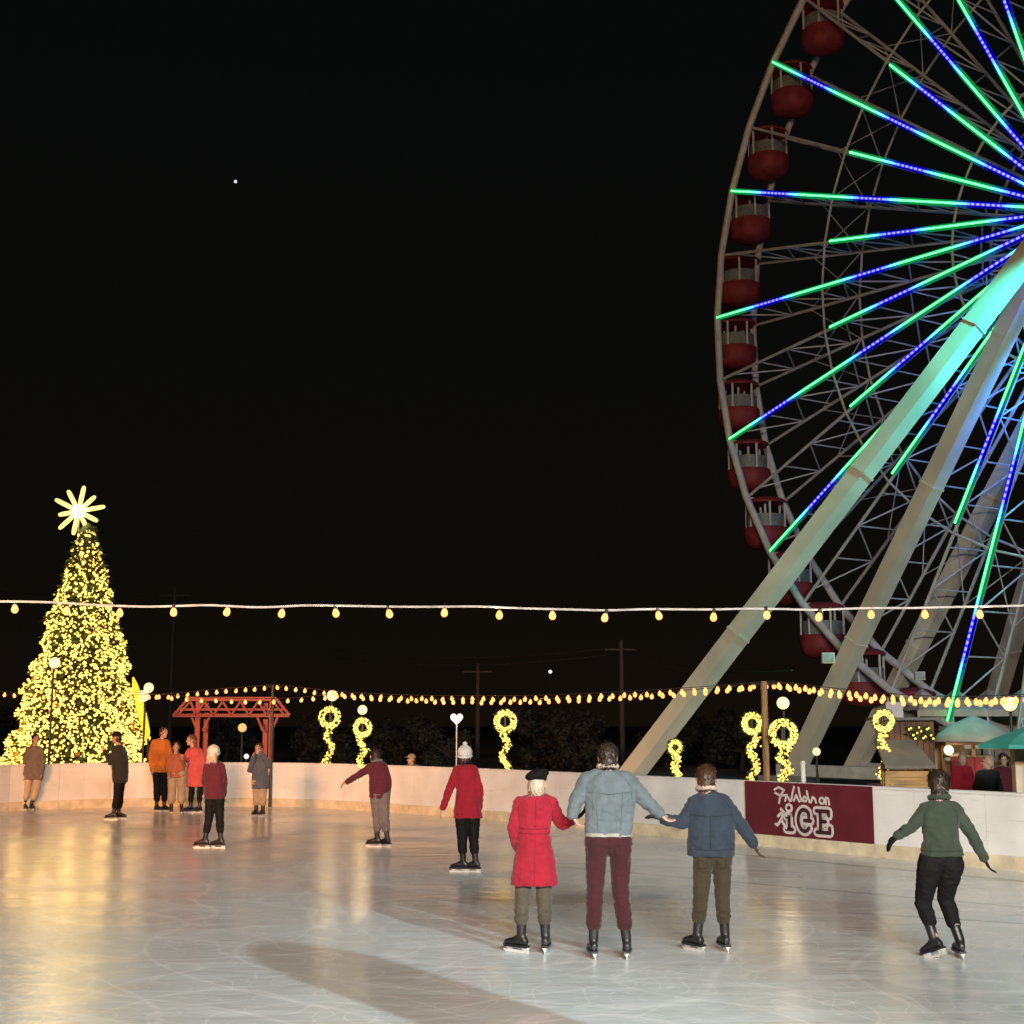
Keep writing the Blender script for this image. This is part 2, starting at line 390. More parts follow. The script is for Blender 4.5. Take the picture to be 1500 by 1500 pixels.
# --- maroon banner on the boards
s0, s1 = wall_at_px(1094), wall_at_px(1281)
pa, _, na = walong(s0); pb, _, nb = walong(s1)
ex = (pb - pa).normalized(); en = Vector((ex.y, -ex.x, 0)); L_ = (pb - pa).length        # en points to the ice
o0 = pa + en * 0.034 + Vector((0, 0, 0.205))
ban = thing('banner', 'maroon banner with white ICE lettering fixed to the white boards', 'banner', pa)
BH = HW - 0.215
MAROON = mat('maroon_vinyl', (0.13, 0.014, 0.022), 0.45, var=0.08, scale=3)
WPRINT = mat('white_print', (0.70, 0.60, 0.58), 0.6, var=0.05); DPRINT = mat('dark_maroon_print', (0.055, 0.012, 0.015), 0.6, var=0.05)
mb = MB(); mb.prism([(0, 0), (L_, 0), (L_, BH), (0, BH)], o0, ex, (0, 0, 1), en, 0.006); build('vinyl_sheet', mb, MAROON, ban)
# lettering in banner units: x 0..1 across, y 0..1 up
def bpt(x, y): return (x * L_, y * BH)
def strokes(name, polys, wd, z, th, m):
    k = MB()
    for pl in polys:
        P = [o0 + ex * (x * L_) + Vector((0, 0, y * BH)) + en * z for x, y in pl]
        for a, b in zip(P, P[1:]):
            d = (b - a).normalized(); q = d.cross(en) * wd / 2
            c8 = []
            for an in range(0, 360, 45): c8.append((math.cos(R(an)), math.sin(R(an))))
            k.prism([(x * wd / 2, y * wd / 2) for x, y in c8], a, d, d.cross(en), en, th)
            k.prism([(x * wd / 2, y * wd / 2) for x, y in c8], b, d, d.cross(en), en, th * 0.98)
            k._add([a - q, b - q, b + q, a + q, a - q + en * th * 1.02, b - q + en * th * 1.02, b + q + en * th * 1.02, a + q + en * th * 1.02], [(3, 2, 1, 0), (4, 5, 6, 7), (0, 1, 5, 4), (1, 2, 6, 5), (2, 3, 7, 6), (3, 0, 4, 7)])
    return build(name, k, m, ban)
def arc(cx, cy, rx, ry, a0, a1, n=14): return [(cx + rx * math.cos(R(a0 + (a1 - a0) * i / n)), cy + ry * math.sin(R(a0 + (a1 - a0) * i / n))) for i in range(n + 1)]
I_ = [[(.365, .13), (.365, .36)], [(.34, .13), (.39, .13)], [(.345, .36), (.365, .36)]]
Idot = [[(.362, .53), (.368, .53)]]
C_ = [arc(.485, .315, .048, .20, 42, 318, 16), [(.52, .45), (.52, .38)], [(.487, .315), (.535, .315)]]
E_ = [[(.61, .13), (.61, .51)], [(.58, .51), (.675, .51), (.675, .43)], [(.61, .32), (.65, .32)], [(.58, .12), (.68, .12), (.68, .21)]]
strokes('letter_outline', I_ + Idot, 0.155, 0.0065, 0.004, WPRINT); strokes('letter_outline', C_, 0.155, 0.0065, 0.0043, WPRINT); strokes('letter_outline', E_, 0.15, 0.0065, 0.0046, WPRINT)
strokes('letter_i', I_ + Idot, 0.062, 0.0115, 0.003, DPRINT); strokes('letter_c', C_, 0.062, 0.0115, 0.003, DPRINT); strokes('letter_e', E_, 0.06, 0.0115, 0.003, DPRINT)
# small white skater figure left of the letters and the line of brush script above them
strokes('skater_emblem', [[(.30, .50), (.325, .44), (.345, .38)], [(.325, .44), (.30, .30), (.27, .19), (.255, .21)], [(.30, .30), (.325, .20), (.34, .15)], [(.30, .42), (.275, .36)]], 0.045, 0.012, 0.003, WPRINT)
SCR = [[(.25, .86), (.285, .91), (.33, .86), (.305, .78), (.29, .68), (.285, .61)], [(.255, .80), (.30, .75), (.35, .77)], [(.335, .66), (.345, .75), (.362, .72), (.372, .66), (.385, .69)],
       [(.41, .93), (.395, .80), (.385, .67)], [(.405, .67), (.425, .78), (.44, .70), (.45, .66)], [(.445, .92), (.455, .78), (.465, .68)], [(.47, .68), (.49, .76), (.51, .72), (.50, .67), (.48, .68)],
       [(.51, .86), (.52, .74), (.53, .66)], [(.54, .66), (.555, .76), (.572, .73), (.58, .66)]]
strokes('script_lettering', SCR, 0.036, 0.0065, 0.003, WPRINT)
strokes('small_lettering', [arc(.625, .70, .018, .055, 0, 360, 14), [(.655, .64), (.655, .76), (.675, .75), (.68, .64)]], 0.034, 0.0065, 0.003, WPRINT)

# ================================================================== FERRIS WHEEL
WC = Vector((17.8765, 41.0, 17.9466)); WR = 17.0769; PHI = 0.9963; A0 = 0.6771; NN = 40; DA = 2 * math.pi / NN; WW = 2.0
AX = Vector((-math.cos(PHI), math.sin(PHI), 0)); NR = Vector((math.sin(PHI), math.cos(PHI), 0)); UP = Vector((0, 0, 1))
def wpt(a, r, q=0.0): return WC + AX * (r * math.cos(a)) + UP * (r * math.sin(a)) + NR * q
wheel = thing('ferris_wheel', 'tall white ferris wheel with green and blue lit spokes behind the rink', 'ferris wheel', (WC.x, WC.y, -0.06))
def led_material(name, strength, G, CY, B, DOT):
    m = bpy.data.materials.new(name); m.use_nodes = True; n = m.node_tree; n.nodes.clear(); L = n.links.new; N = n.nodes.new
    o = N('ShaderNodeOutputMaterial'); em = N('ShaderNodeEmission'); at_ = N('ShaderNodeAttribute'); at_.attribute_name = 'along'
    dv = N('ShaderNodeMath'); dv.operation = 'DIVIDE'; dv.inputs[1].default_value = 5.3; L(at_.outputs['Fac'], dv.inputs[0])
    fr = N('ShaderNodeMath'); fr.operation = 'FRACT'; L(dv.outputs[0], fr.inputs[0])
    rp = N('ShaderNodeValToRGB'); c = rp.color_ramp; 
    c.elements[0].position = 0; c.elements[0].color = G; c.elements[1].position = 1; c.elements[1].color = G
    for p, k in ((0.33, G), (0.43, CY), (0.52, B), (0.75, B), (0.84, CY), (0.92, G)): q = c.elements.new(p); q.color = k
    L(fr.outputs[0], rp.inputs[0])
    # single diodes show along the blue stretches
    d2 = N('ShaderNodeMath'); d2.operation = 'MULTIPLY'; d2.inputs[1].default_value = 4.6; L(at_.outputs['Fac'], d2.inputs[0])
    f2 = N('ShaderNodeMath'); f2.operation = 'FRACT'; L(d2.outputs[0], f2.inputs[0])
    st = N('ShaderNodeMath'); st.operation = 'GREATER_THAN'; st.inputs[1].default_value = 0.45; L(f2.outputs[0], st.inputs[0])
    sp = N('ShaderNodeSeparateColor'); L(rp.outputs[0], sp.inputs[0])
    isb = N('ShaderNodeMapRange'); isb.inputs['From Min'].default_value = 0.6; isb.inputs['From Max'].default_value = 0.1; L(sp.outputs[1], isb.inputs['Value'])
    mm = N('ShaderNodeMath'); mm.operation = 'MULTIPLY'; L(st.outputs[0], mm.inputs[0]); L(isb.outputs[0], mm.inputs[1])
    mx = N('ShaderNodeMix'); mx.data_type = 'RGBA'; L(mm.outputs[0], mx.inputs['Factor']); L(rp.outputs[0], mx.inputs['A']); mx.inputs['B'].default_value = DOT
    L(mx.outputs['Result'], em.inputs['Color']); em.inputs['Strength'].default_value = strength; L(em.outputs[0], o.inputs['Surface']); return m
LED = led_material('led_diode_line', 3.4, (0.10, 1.0, 0.22, 1), (0.10, 0.62, 0.75, 1), (0.02, 0.02, 1.0, 1), (0.16, 0.14, 1.1, 1))
HALO = led_material('led_halo_glow', 0.42, (0.01, 0.62, 0.16, 1), (0.01, 0.36, 0.62, 1), (0.0, 0.0, 0.85, 1), (0.0, 0.0, 0.85, 1))  # dim wide band imitating the glow that spreads round each diode line
GREY_PAINT = mat('grey_white_paint', (0.66, 0.63, 0.58), 0.5, var=0.1, scale=2)
# rims
for q, nm in ((0.0, 'front_rim'), (WW, 'back_rim')):
    k = MB(); k.tube([wpt(A0 + i * DA, WR, q) for i in range(NN)], 0.15 if q == 0 else 0.15, 8, closed=True); build(nm, k, WHITE_STEEL, wheel, True)
for rr in (0.648, 0.29):
    for q in (0.0, WW):
        k = MB(); k.tube([wpt(A0 + i * DA, WR * rr, q + (0.02 if q else -0.02)) for i in range(NN)], 0.045, 6, closed=True); build('stay_ring', k, GREY_PAINT, wheel, True)
# hub
M_axle = Matrix((AX, UP, NR)).transposed()
k = MB(); k.lathe([(0.9, -0.9), (0.9, 0.0), (1.55, 0.0), (1.55, 0.25), (0.7, 0.26), (0.7, WW - 0.26), (1.55, WW - 0.25), (1.55, WW), (0.9, WW), (0.9, WW + 0.9)], WC, 32, M_axle)
build('hub', k, WHITE_STEEL, wheel, True)
# spokes
for i in range(NN):
    a = A0 + i * DA; lng = (i % 2 == 0)
    k = MB(); k.tube([wpt(a, 1.3, 0.08), wpt(a, WR - 0.1, 0.0)], 0.06, 6); sp = build('front_spoke', k, GREY_PAINT, wheel, True)
    k = MB(); k.tube([wpt(a, 1.3, WW - 0.08), wpt(a, WR - 0.1, WW)], 0.06, 6); build('back_spoke', k, GREY_PAINT, wheel, True)
    k = MB(); nseg = 9; rr = [2.2 + (WR - 3.0) * j / nseg for j in range(nseg + 1)]
    for j in range(nseg):
        k.tube([wpt(a, rr[j], 0.02 if j % 2 else WW - 0.02), wpt(a, rr[j + 1], WW - 0.02 if j % 2 else 0.02)], 0.032, 5)
        if j: k.tube([wpt(a, rr[j], 0.02), wpt(a, rr[j], WW - 0.02)], 0.028, 5)
    build('bracing', k, GREY_PAINT, sp)
    k = MB(); k.tube([wpt(a, WR, -0.05), wpt(a, WR, WW + 0.05)], 0.07, 8); build('gondola_axle', k, GREY_PAINT, wheel, True)
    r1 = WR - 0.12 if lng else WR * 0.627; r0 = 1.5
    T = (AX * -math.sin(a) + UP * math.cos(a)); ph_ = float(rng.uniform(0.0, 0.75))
    for nm_, m_, hw, q0, q1 in (('led_strip', LED, 0.038, -0.155, -0.126), ('led_halo_band', HALO, 0.115, -0.125, -0.062)):
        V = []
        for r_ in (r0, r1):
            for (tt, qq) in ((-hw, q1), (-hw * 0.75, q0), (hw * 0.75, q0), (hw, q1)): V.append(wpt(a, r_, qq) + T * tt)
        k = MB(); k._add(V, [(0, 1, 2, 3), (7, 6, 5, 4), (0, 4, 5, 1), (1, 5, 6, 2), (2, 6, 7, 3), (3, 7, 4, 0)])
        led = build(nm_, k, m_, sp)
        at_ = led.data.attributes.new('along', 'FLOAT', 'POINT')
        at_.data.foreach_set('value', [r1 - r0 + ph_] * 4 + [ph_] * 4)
    # cross ties between neighbouring spokes, one bay
    b2 = a + DA
    k = MB()
    for f0, f1 in ((0.648, 0.80), (0.80, 0.648)):
        k.tube([wpt(a, WR * f0, WW - 0.03), wpt(b2, WR * f1, WW - 0.03)], 0.022, 5)
    build('cross_tie', k, GREY_PAINT, wheel)
# assumed lit disc on the unseen hub, and added lamps without fittings that tint the legs
k = MB(); k.lathe([(1.15, -0.93), (1.2, -0.96), (1.1, -1.0), (0.02, -1.02)], WC, 32, M_axle); build('hub_light', k, glow('hub_light_cyan', (0.03, 0.85, 0.75), 3.0), wheel, True)
spot_lamp(wheel, WC - NR * 1.9 - AX * 2.4 - UP * 0.3, WC + AX * 8.0 - NR * 4.5 - UP * WC.z, 9500.0, (0.03, 0.95, 0.85), 75, 0.3, 0.7)
point_lamp(wheel, WC + AX * 1.2 - UP * 5.2 + NR * 0.9, 900.0, (0.03, 0.20, 1.0), 0.2)
# legs: big box beams, warm white paint, in flanged lengths
LEGP = mat('cream_painted_leg', (0.80, 0.71, 0.53), 0.5, var=0.10, scale=0.5, bump=0.1, bscale=2.0)
def leg(a_, q_, top_q, wd=0.58, dp=0.55):
    ft = WC + AX * a_ + NR * q_; ft.z = -0.05; tp = WC + NR * top_q
    k = MB(); k.beam(ft, tp, wd, dp, NR); lg = build('leg', k, LEGP, wheel)
    for t in (0.27, 0.55, 0.8):
        k = MB(); c = ft.lerp(tp, t); d = (tp - ft).normalized() * 0.04; k.beam(c - d, c + d, wd + 0.05, dp + 0.05, NR); build('flange', k, LEGP, lg)
    k = MB(); k.box((ft.x, ft.y, 0.05), (1.7, 1.7, 0.22), Matrix.Rotation(PHI, 3, 'Z')); build('foot_plate', k, GREY_STEEL, lg)
for sgn in (1, -1):
    leg(11 * sgn, -10.0, -0.75); leg(12 * sgn, -1.6, -0.7); leg(12.6 * sgn, 2.1, WW + 0.7); leg(12 * sgn, 8.5, WW + 0.75)
# bearing blocks
for q in (-0.75, WW + 0.75):
    k = MB(); k.box(WC + NR * q, (1.5, 1.5, 0.5), M_axle); build('bearing_block', k, LEGP, wheel)
# base beams of the wheel and its boarding deck
k = MB()
for q in (-1.6, 2.1): k.beam(WC + AX * 12.4 + NR * q + UP * (0.35 - WC.z), WC - AX * 12.4 + NR * q + UP * (0.35 - WC.z), 0.5, 0.4)
build('base_beam', k, WHITE_STEEL, wheel)

# gondolas hanging from the axles
GRED = mat('gondola_red', (0.26, 0.03, 0.03), 0.65, var=0.22, scale=2.5)
GGLASS = mat('gondola_grey_screen', (0.22, 0.23, 0.20), 0.5, var=0.15)
def make_gondola():
    root = bpy.data.objects.new('gondola', None); col.objects.link(root)
    rz = math.pi / 2 - PHI
    k = MB(); k.lathe([(0.22, -2.02), (0.55, -1.97), (0.78, -1.82), (0.86, -1.55), (0.87, -1.18), (0.84, -1.14), (0.80, -1.16), (0.79, -1.5), (0.5, -1.85)], n=20); build('tub', k, GRED, root, True)
    k = MB(); k.lathe([(0.84, -0.16), (0.86, -0.10), (0.80, -0.02), (0.55, 0.08), (0.2, 0.13), (0.05, 0.14)], n=20); rf = build('canopy', k, GRED, root, True)
    for j in range(6):
        a = 2 * math.pi * (j + .5) / 6; k = MB(); k.tube([(0.80 * math.cos(a), 0.80 * math.sin(a), -1.2), (0.80 * math.cos(a), 0.80 * math.sin(a), -0.1)], 0.045, 6); build('post', k, WHITE_STEEL, root, True)
    for j in range(6):
        a0, a1 = 2 * math.pi * (j + .56) / 6, 2 * math.pi * (j + 1.44) / 6; k = MB()
        rg = []
        for t in range(5):
            a = a0 + (a1 - a0) * t / 4; rg.append((a, 0.76))
        V = [(r * math.cos(a), r * math.sin(a), z) for a, r in rg for z in (-1.13, -0.62)]
        k._add(V, [(2 * t, 2 * t + 2, 2 * t + 3, 2 * t + 1) for t in range(4)])
        V2 = [(0.74 * math.cos(a), 0.74 * math.sin(a), z) for a, r in rg for z in (-1.13, -0.62)]
        k._add(V2, [(2 * t + 1, 2 * t + 3, 2 * t + 2, 2 * t) for t in range(4)])
        build('side_screen', k, GGLASS, root, True)
    k = MB(); k.lathe([(0.74, -1.14), (0.74, -1.08), (0.58, -1.08), (0.58, -1.14)], n=20); build('hand_rail', k, WHITE_STEEL, root, True)
    k = MB(); k.tube([(0, 0, -1.7), (0, 0, 0.1)], 0.05, 8); k.lathe([(0.28, -1.15), (0.28, -1.11), (0.05, -1.1)], n=14); build('centre_wheel', k, WHITE_STEEL, root, True)
    return root
proto = make_gondola()
ORD = ['topmost', 'second', 'third', 'fourth', 'fifth', 'sixth', 'seventh', 'eighth', 'ninth', 'tenth', 'eleventh', 'twelfth']
first = True; ordn = 0
for i in range(-1, 12):
    a = A0 - i * DA; P = wpt(a, WR, WW / 2)
    if first: root = proto; first = False
    else:
        root = proto.copy(); col.objects.link(root)
        for ch in proto.children: link_copy(ch, root)
    root.location = P; root.rotation_euler = (0, 0, rng.uniform(0, 6.28))
    n_ = ordn; ordn += 1
    if n_ == 0: lab = 'red gondola of the wheel cut by the top edge of the picture'
    elif n_ == 12: lab = 'red gondola nearest the ground at the foot of the wheel'
    elif n_ == 11: lab = 'red gondola low down, half hidden behind the wheel legs'
    else: lab = 'red and grey gondola on the left wheel rim, %s from the top' % ORD[n_]
    tag(root, lab, 'gondola', 'gondolas round the wheel')

# ================================================================== LIGHTS ON POLES AND STRINGS
def bulb_mesh(r, n=8):
    k = MB(); k.lathe([(0.12 * r, 1.7 * r), (0.45 * r, 1.35 * r), (0.8 * r, 0.75 * r), (1.0 * r, 0.0), (0.85 * r, -0.6 * r), (0.5 * r, -0.95 * r), (0.1 * r, -1.05 * r)][::-1], n=n)
    me = k.mesh('bulb', BULB, smooth=True); fix_normals(me); return me
NEARB = bulb_mesh(0.041, 12); FARB = bulb_mesh(0.042, 8)
k = MB(); k.lathe([(0.020, 0.055), (0.022, 0.095), (0.012, 0.105)], n=8); SOCK = k.mesh('socket', DARK_STEEL)
WCORD = mat('white_cord', (0.55, 0.50, 0.48), 0.6); BCORD = mat('dark_cord', (0.03, 0.025, 0.02), 0.7)
def light_string(name, label, P, spacing, bme, cordm, cr_, sock=False, lamp_every=9, power=14.0, drop=0.13, wob=0.0):
    P = [Vector(p) for p in P]; th = thing(name, label, 'string lights', P[0], 'strings of warm bulbs')
    C_ = catmull(P, 12)
    if wob: C_ = [p + Vector((0, 0, wob * mnoise.noise(p * 1.3))) for p in C_]
    k = MB(); k.tube(C_, cr_, 6); cord = build('cord', k, cordm, th, True)
    d = [0.0]
    for a, b in zip(C_, C_[1:]): d.append(d[-1] + (b - a).length)
    s_ = spacing * 0.5; n_ = 0
    while s_ < d[-1]:
        i = max(1, int(np.searchsorted(d, s_))); t = (s_ - d[i - 1]) / (d[i] - d[i - 1]); p = C_[i - 1].lerp(C_[i], t)
        bo = bpy.data.objects.new('bulb', bme); col.objects.link(bo); bo.parent = th
        bo.location = p - P[0] + Vector((rng.uniform(-.01, .01), rng.uniform(-.01, .01), -drop + rng.uniform(-.012, .012)))
        bo.rotation_euler = (rng.uniform(-.25, .25), rng.uniform(-.25, .25), rng.uniform(0, 6))
        if sock:
            so_ = bpy.data.objects.new('socket', SOCK); col.objects.link(so_); so_.parent = bo; so_.location = (0, 0, 0)
        if lamp_every and n_ % lamp_every == lamp_every // 2: point_lamp(th, p + Vector((0, 0, -drop)), power, (1.0, 0.60, 0.28), 0.045)
        s_ += spacing * rng.uniform(0.96, 1.04); n_ += 1
    return th
# the near string over the ice
YN = 15.6
light_string('string_light', 'string of widely spaced warm bulbs on a pale cord, crossing high above the skaters', [at(x, y, YN) for x, y in ((-330, 878), (-120, 881), (60, 884), (260, 887), (480, 888.5), (700, 890), (900, 891), (1100, 891.5), (1300, 891), (1500, 888), (1750, 884))], 0.612, NEARB, WCORD, 0.013, True, 3, 30.0, 0.085, 0.03)
# strings along the far boards
def Ys(px): return float(np.interp(px, [-200, 100, 400, 700, 1135, 1500, 1700], [33.5, 34.2, 33.8, 30.5, 25.5, 20.5, 18.5]))
def sp_(pts, dy=0.0): return [at(x, y, Ys(x) + dy) for x, y in pts]
light_string('string_light', 'string of warm bulbs passing in front of the lit tree to the red frame', sp_([(-120, 1006), (20, 1014), (120, 1018), (230, 1017), (310, 1010), (400, 1003)]), 0.24, FARB, BCORD, 0.008, False, 9, 16.0, 0.09)
light_string('string_light', 'lower sagging string of warm bulbs across the red frame beside the tree', sp_([(176, 1012), (260, 1019), (350, 1023), (430, 1022), (487, 1016)], -0.5), 0.37, FARB, BCORD, 0.008, False, 6, 16.0, 0.09)
light_string('string_light', 'long shallow upper string of warm bulbs behind the middle of the boards', sp_([(400, 1002), (480, 1011), (570, 1017), (680, 1019), (800, 1018), (930, 1012), (1040, 1005), (1135, 997)]), 0.29, FARB, BCORD, 0.008, False, 9, 16.0, 0.09)
light_string('string_light', 'lower of the paired bulb strings behind the middle of the boards', sp_([(487, 1014), (580, 1021), (690, 1023.5), (800, 1022.5), (930, 1016), (1040, 1008), (1135, 999)], 0.4), 0.27, FARB, BCORD, 0.008, False, 9, 16.0, 0.09)
light_string('string_light', 'string of warm bulbs running right from the wooden pole past the wheel legs', sp_([(1135, 998), (1190, 1004), (1270, 1013), (1380, 1020), (1500, 1017), (1640, 1006)]), 0.21, FARB, BCORD, 0.008, False, 11, 12.0, 0.09)
light_string('string_light', 'lower bulb string from the wooden pole towards the green canopy', sp_([(1135, 999), (1200, 1009), (1300, 1021), (1400, 1024), (1520, 1019), (1640, 1010)], 1.2), 0.25, FARB, BCORD, 0.008, False, 11, 12.0, 0.09)

def flood(name, label, pos, target, power, angle, pole_r=0.03, hs=0.17, colr=FLOOD_COL, lamp=True, ground_z=-0.06, glass=LAMPGLASS, dirn=None):
    pos = Vector(pos); th = thing(name, label, 'floodlight', (pos.x, pos.y, ground_z), 'floodlights on poles round the rink')
    d = (Vector(target) - pos).normalized(); bk = pos - Vector((d.x, d.y, 0)).normalized() * (hs * 1.1)
    k = MB(); k.tube([(bk.x, bk.y, ground_z), (bk.x, bk.y, pos.z + hs)], [pole_r * 1.2, pole_r * 0.8], 10); build('pole', k, DARK_STEEL, th, True)
    M = d.to_track_quat('Z', 'Y').to_matrix()
    k = MB(); k.lathe([(hs * 0.45, -hs * 0.9), (hs * 0.75, -hs * 0.6), (hs, 0.0), (hs * 0.93, 0.005), (hs * 0.7, -hs * 0.4)], pos, 18, M); hd = build('housing', k, DARK_STEEL, th, True)
    k = MB(); k.lathe([(hs * 0.9, -0.012), (hs * 0.85, 0.012), (hs * 0.4, hs * 0.22), (0.01, hs * 0.26)], pos, 18, M); build('lens', k, glass, hd, True)
    k = MB(); k.beam(bk + Vector((0, 0, 0.02)), pos - d * hs * 0.85, 0.035); build('bracket', k, GREY_STEEL, th)
    if lamp: spot_lamp(th, pos + d * (hs * 0.45), target, power, colr, angle, hs * 0.6)
    return th
CEN = Vector((0, 16, 0))
flood('floodlight_pole', 'bright white floodlight shining out in front of the lit tree', at(80, 971, 33.2), (-3, 16, 0), 9, 150, hs=0.15)
flood('floodlight_pole', 'bright floodlight above the leftmost lit wreath by the red frame', at(487, 1019, 33.6), (-1, 17, 0), 9, 150, hs=0.15)
flood('floodlight_pole', 'smaller floodlight above the second lit wreath', at(531, 1040, 32.6), (0, 17, 0), 9, 150, hs=0.125)
flood('floodlight_pole', 'bright floodlight beside the wooden pole over the banner', at(1147, 1030, 26.8), (2, 14, 0), 9, 150, hs=0.135)
flood('floodlight_pole', 'large bright floodlight beside the green canopy at the right', at(1479, 1031, 25.0), (4, 13, 0), 9, 150, hs=0.15)
# assumed mast floodlights added on the near side of the rink, behind the camera
def mast(label, x, y, z, heads, gap, target, power, colr, rad, angle, blend=0.75):
    """an added pole with a crossarm of flood heads, each with its own lamp"""
    tgt = Vector(target); th = thing('added_floodlight_mast', label, 'floodlight', (x, y, -0.06), 'floodlights on poles round the rink')
    d = (tgt - Vector((x, y, z))).normalized(); sx = d.cross(UP_V).normalized()
    k = MB(); k.tube([(x, y, -0.06), (x, y, z + 0.1)], [0.10, 0.06], 12); build('pole', k, GREY_STEEL, th, True)
    k = MB(); k.beam(Vector((x, y, z)) - sx * gap * heads / 2, Vector((x, y, z)) + sx * gap * heads / 2, 0.09); build('crossarm', k, GREY_STEEL, th)
    M = d.to_track_quat('Z', 'Y').to_matrix()
    for h in range(heads):
        p = Vector((x, y, z)) + sx * gap * (h - (heads - 1) / 2) + d * 0.3; hs = 0.24
        k = MB(); k.lathe([(hs * 0.45, -hs * 0.9), (hs * 0.75, -hs * 0.6), (hs, 0.0), (hs * 0.93, 0.005), (hs * 0.7, -hs * 0.4)], p, 18, M); hd = build('housing', k, DARK_STEEL, th, True)
        k = MB(); k.lathe([(hs * 0.9, -0.012), (hs * 0.85, 0.012), (hs * 0.4, hs * 0.12), (0.01, hs * 0.15)], p, 18, M); build('lens', k, LAMPGLASS, hd, True)
        spot_lamp(th, p + d * 0.12, tgt + sx * (h - (heads - 1) / 2) * 1.2, power / heads, colr, angle, rad, blend)
UP_V = Vector((0, 0, 1))
mast('unseen tall floodlight mast added behind the camera to the right', 12.0, -9.0, 8.0, 1, 0.5, (-2.9, 11.2, 0), FLOOD_W * 1.2, (0.69, 0.95, 1.0), 0.09, 25, 0.9)  # added narrow cool beam; the shadow board blocks it to darken the ice
mast('unseen floodlight mast added behind the camera at left to warm the far boards', -13.0, -8.0, 8.5, 5, 1.3, (-7.8, 32.0, 0.3), FLOOD_W * 2.9, (1.0, 0.42, 0.15), 0.6, 30)  # added narrow warm beam, stands in for warm lamps nearer the boards
mast('unseen wide warm floodlight mast added straight behind the camera', 0.5, -11.0, 8.0, 6, 1.5, (1.5, 18, 0), FLOOD_W * 1.15, (1.0, 0.60, 0.36), 0.5, 106, 0.4)  # assumed lamp bank put in as warm fill, no such mast in view
mast('unseen wide cool floodlight mast added behind the camera', 6.0, -12.0, 9.0, 7, 1.5, (5.5, 21.0, 0), FLOOD_W * 1.75, (0.70, 0.95, 1.0), 0.5, 52, 1.0)  # assumed cool bank, added to brighten the middle and right of the ice

# board on posts, added out of view to cast a shadow across the ice
nb_ = thing('shadow_board', 'plain arched board on two posts, added out of view to shadow the ice', 'shadow board', (3.58, 4.0, -0.06))
tb_ = Vector((0.83, 0.555, 0)).normalized(); nn_ = Vector((tb_.y, -tb_.x, 0))
k = MB(); k.prism([(-0.33, 0), (0.33, 0), (0.33, 0.75)] + [(0.33 * math.cos(R(a)), 0.75 + 0.38 * math.sin(R(a))) for a in range(15, 180, 15)] + [(-0.33, 0.75)], Vector((3.58, 4.0, 2.16)), tb_, (0, 0, 1), nn_, 0.05); build('board', k, WOOD, nb_)
for sg in (-1, 1):
    k = MB(); q = Vector((3.58, 4.0, 1.35)) + tb_ * 0.27 * sg - nn_ * 0.05; k.box(q, (0.08, 0.08, 2.8)); build('post', k, WOOD, nb_)

# wooden pole holding the strings, and a plain one by the red frame
for px, py, Yp, lab, m, r_ in ((1119, 998, 25.6, 'slim wooden pole holding the bulb strings beside the banner', WOOD, 0.06), (400, 1003, 33.9, 'thin dark pole holding the bulb strings behind the red frame', DARK_STEEL, 0.035)):
    p = at(px, py, Yp); k = MB(); k.tube([(p.x, p.y, -0.06), (p.x, p.y, p.z)], [r_ * 1.1, r_], 10); th = thing('string_light_pole', lab, 'pole', (p.x, p.y, -0.06)); build('shaft', k, m, th, True)
    k = MB(); k.tube([(p.x - 0.25, p.y, p.z - 0.05), (p.x + 0.25, p.y, p.z - 0.05)], 0.02, 6); build('hook_bar', k, DARK_STEEL, th)

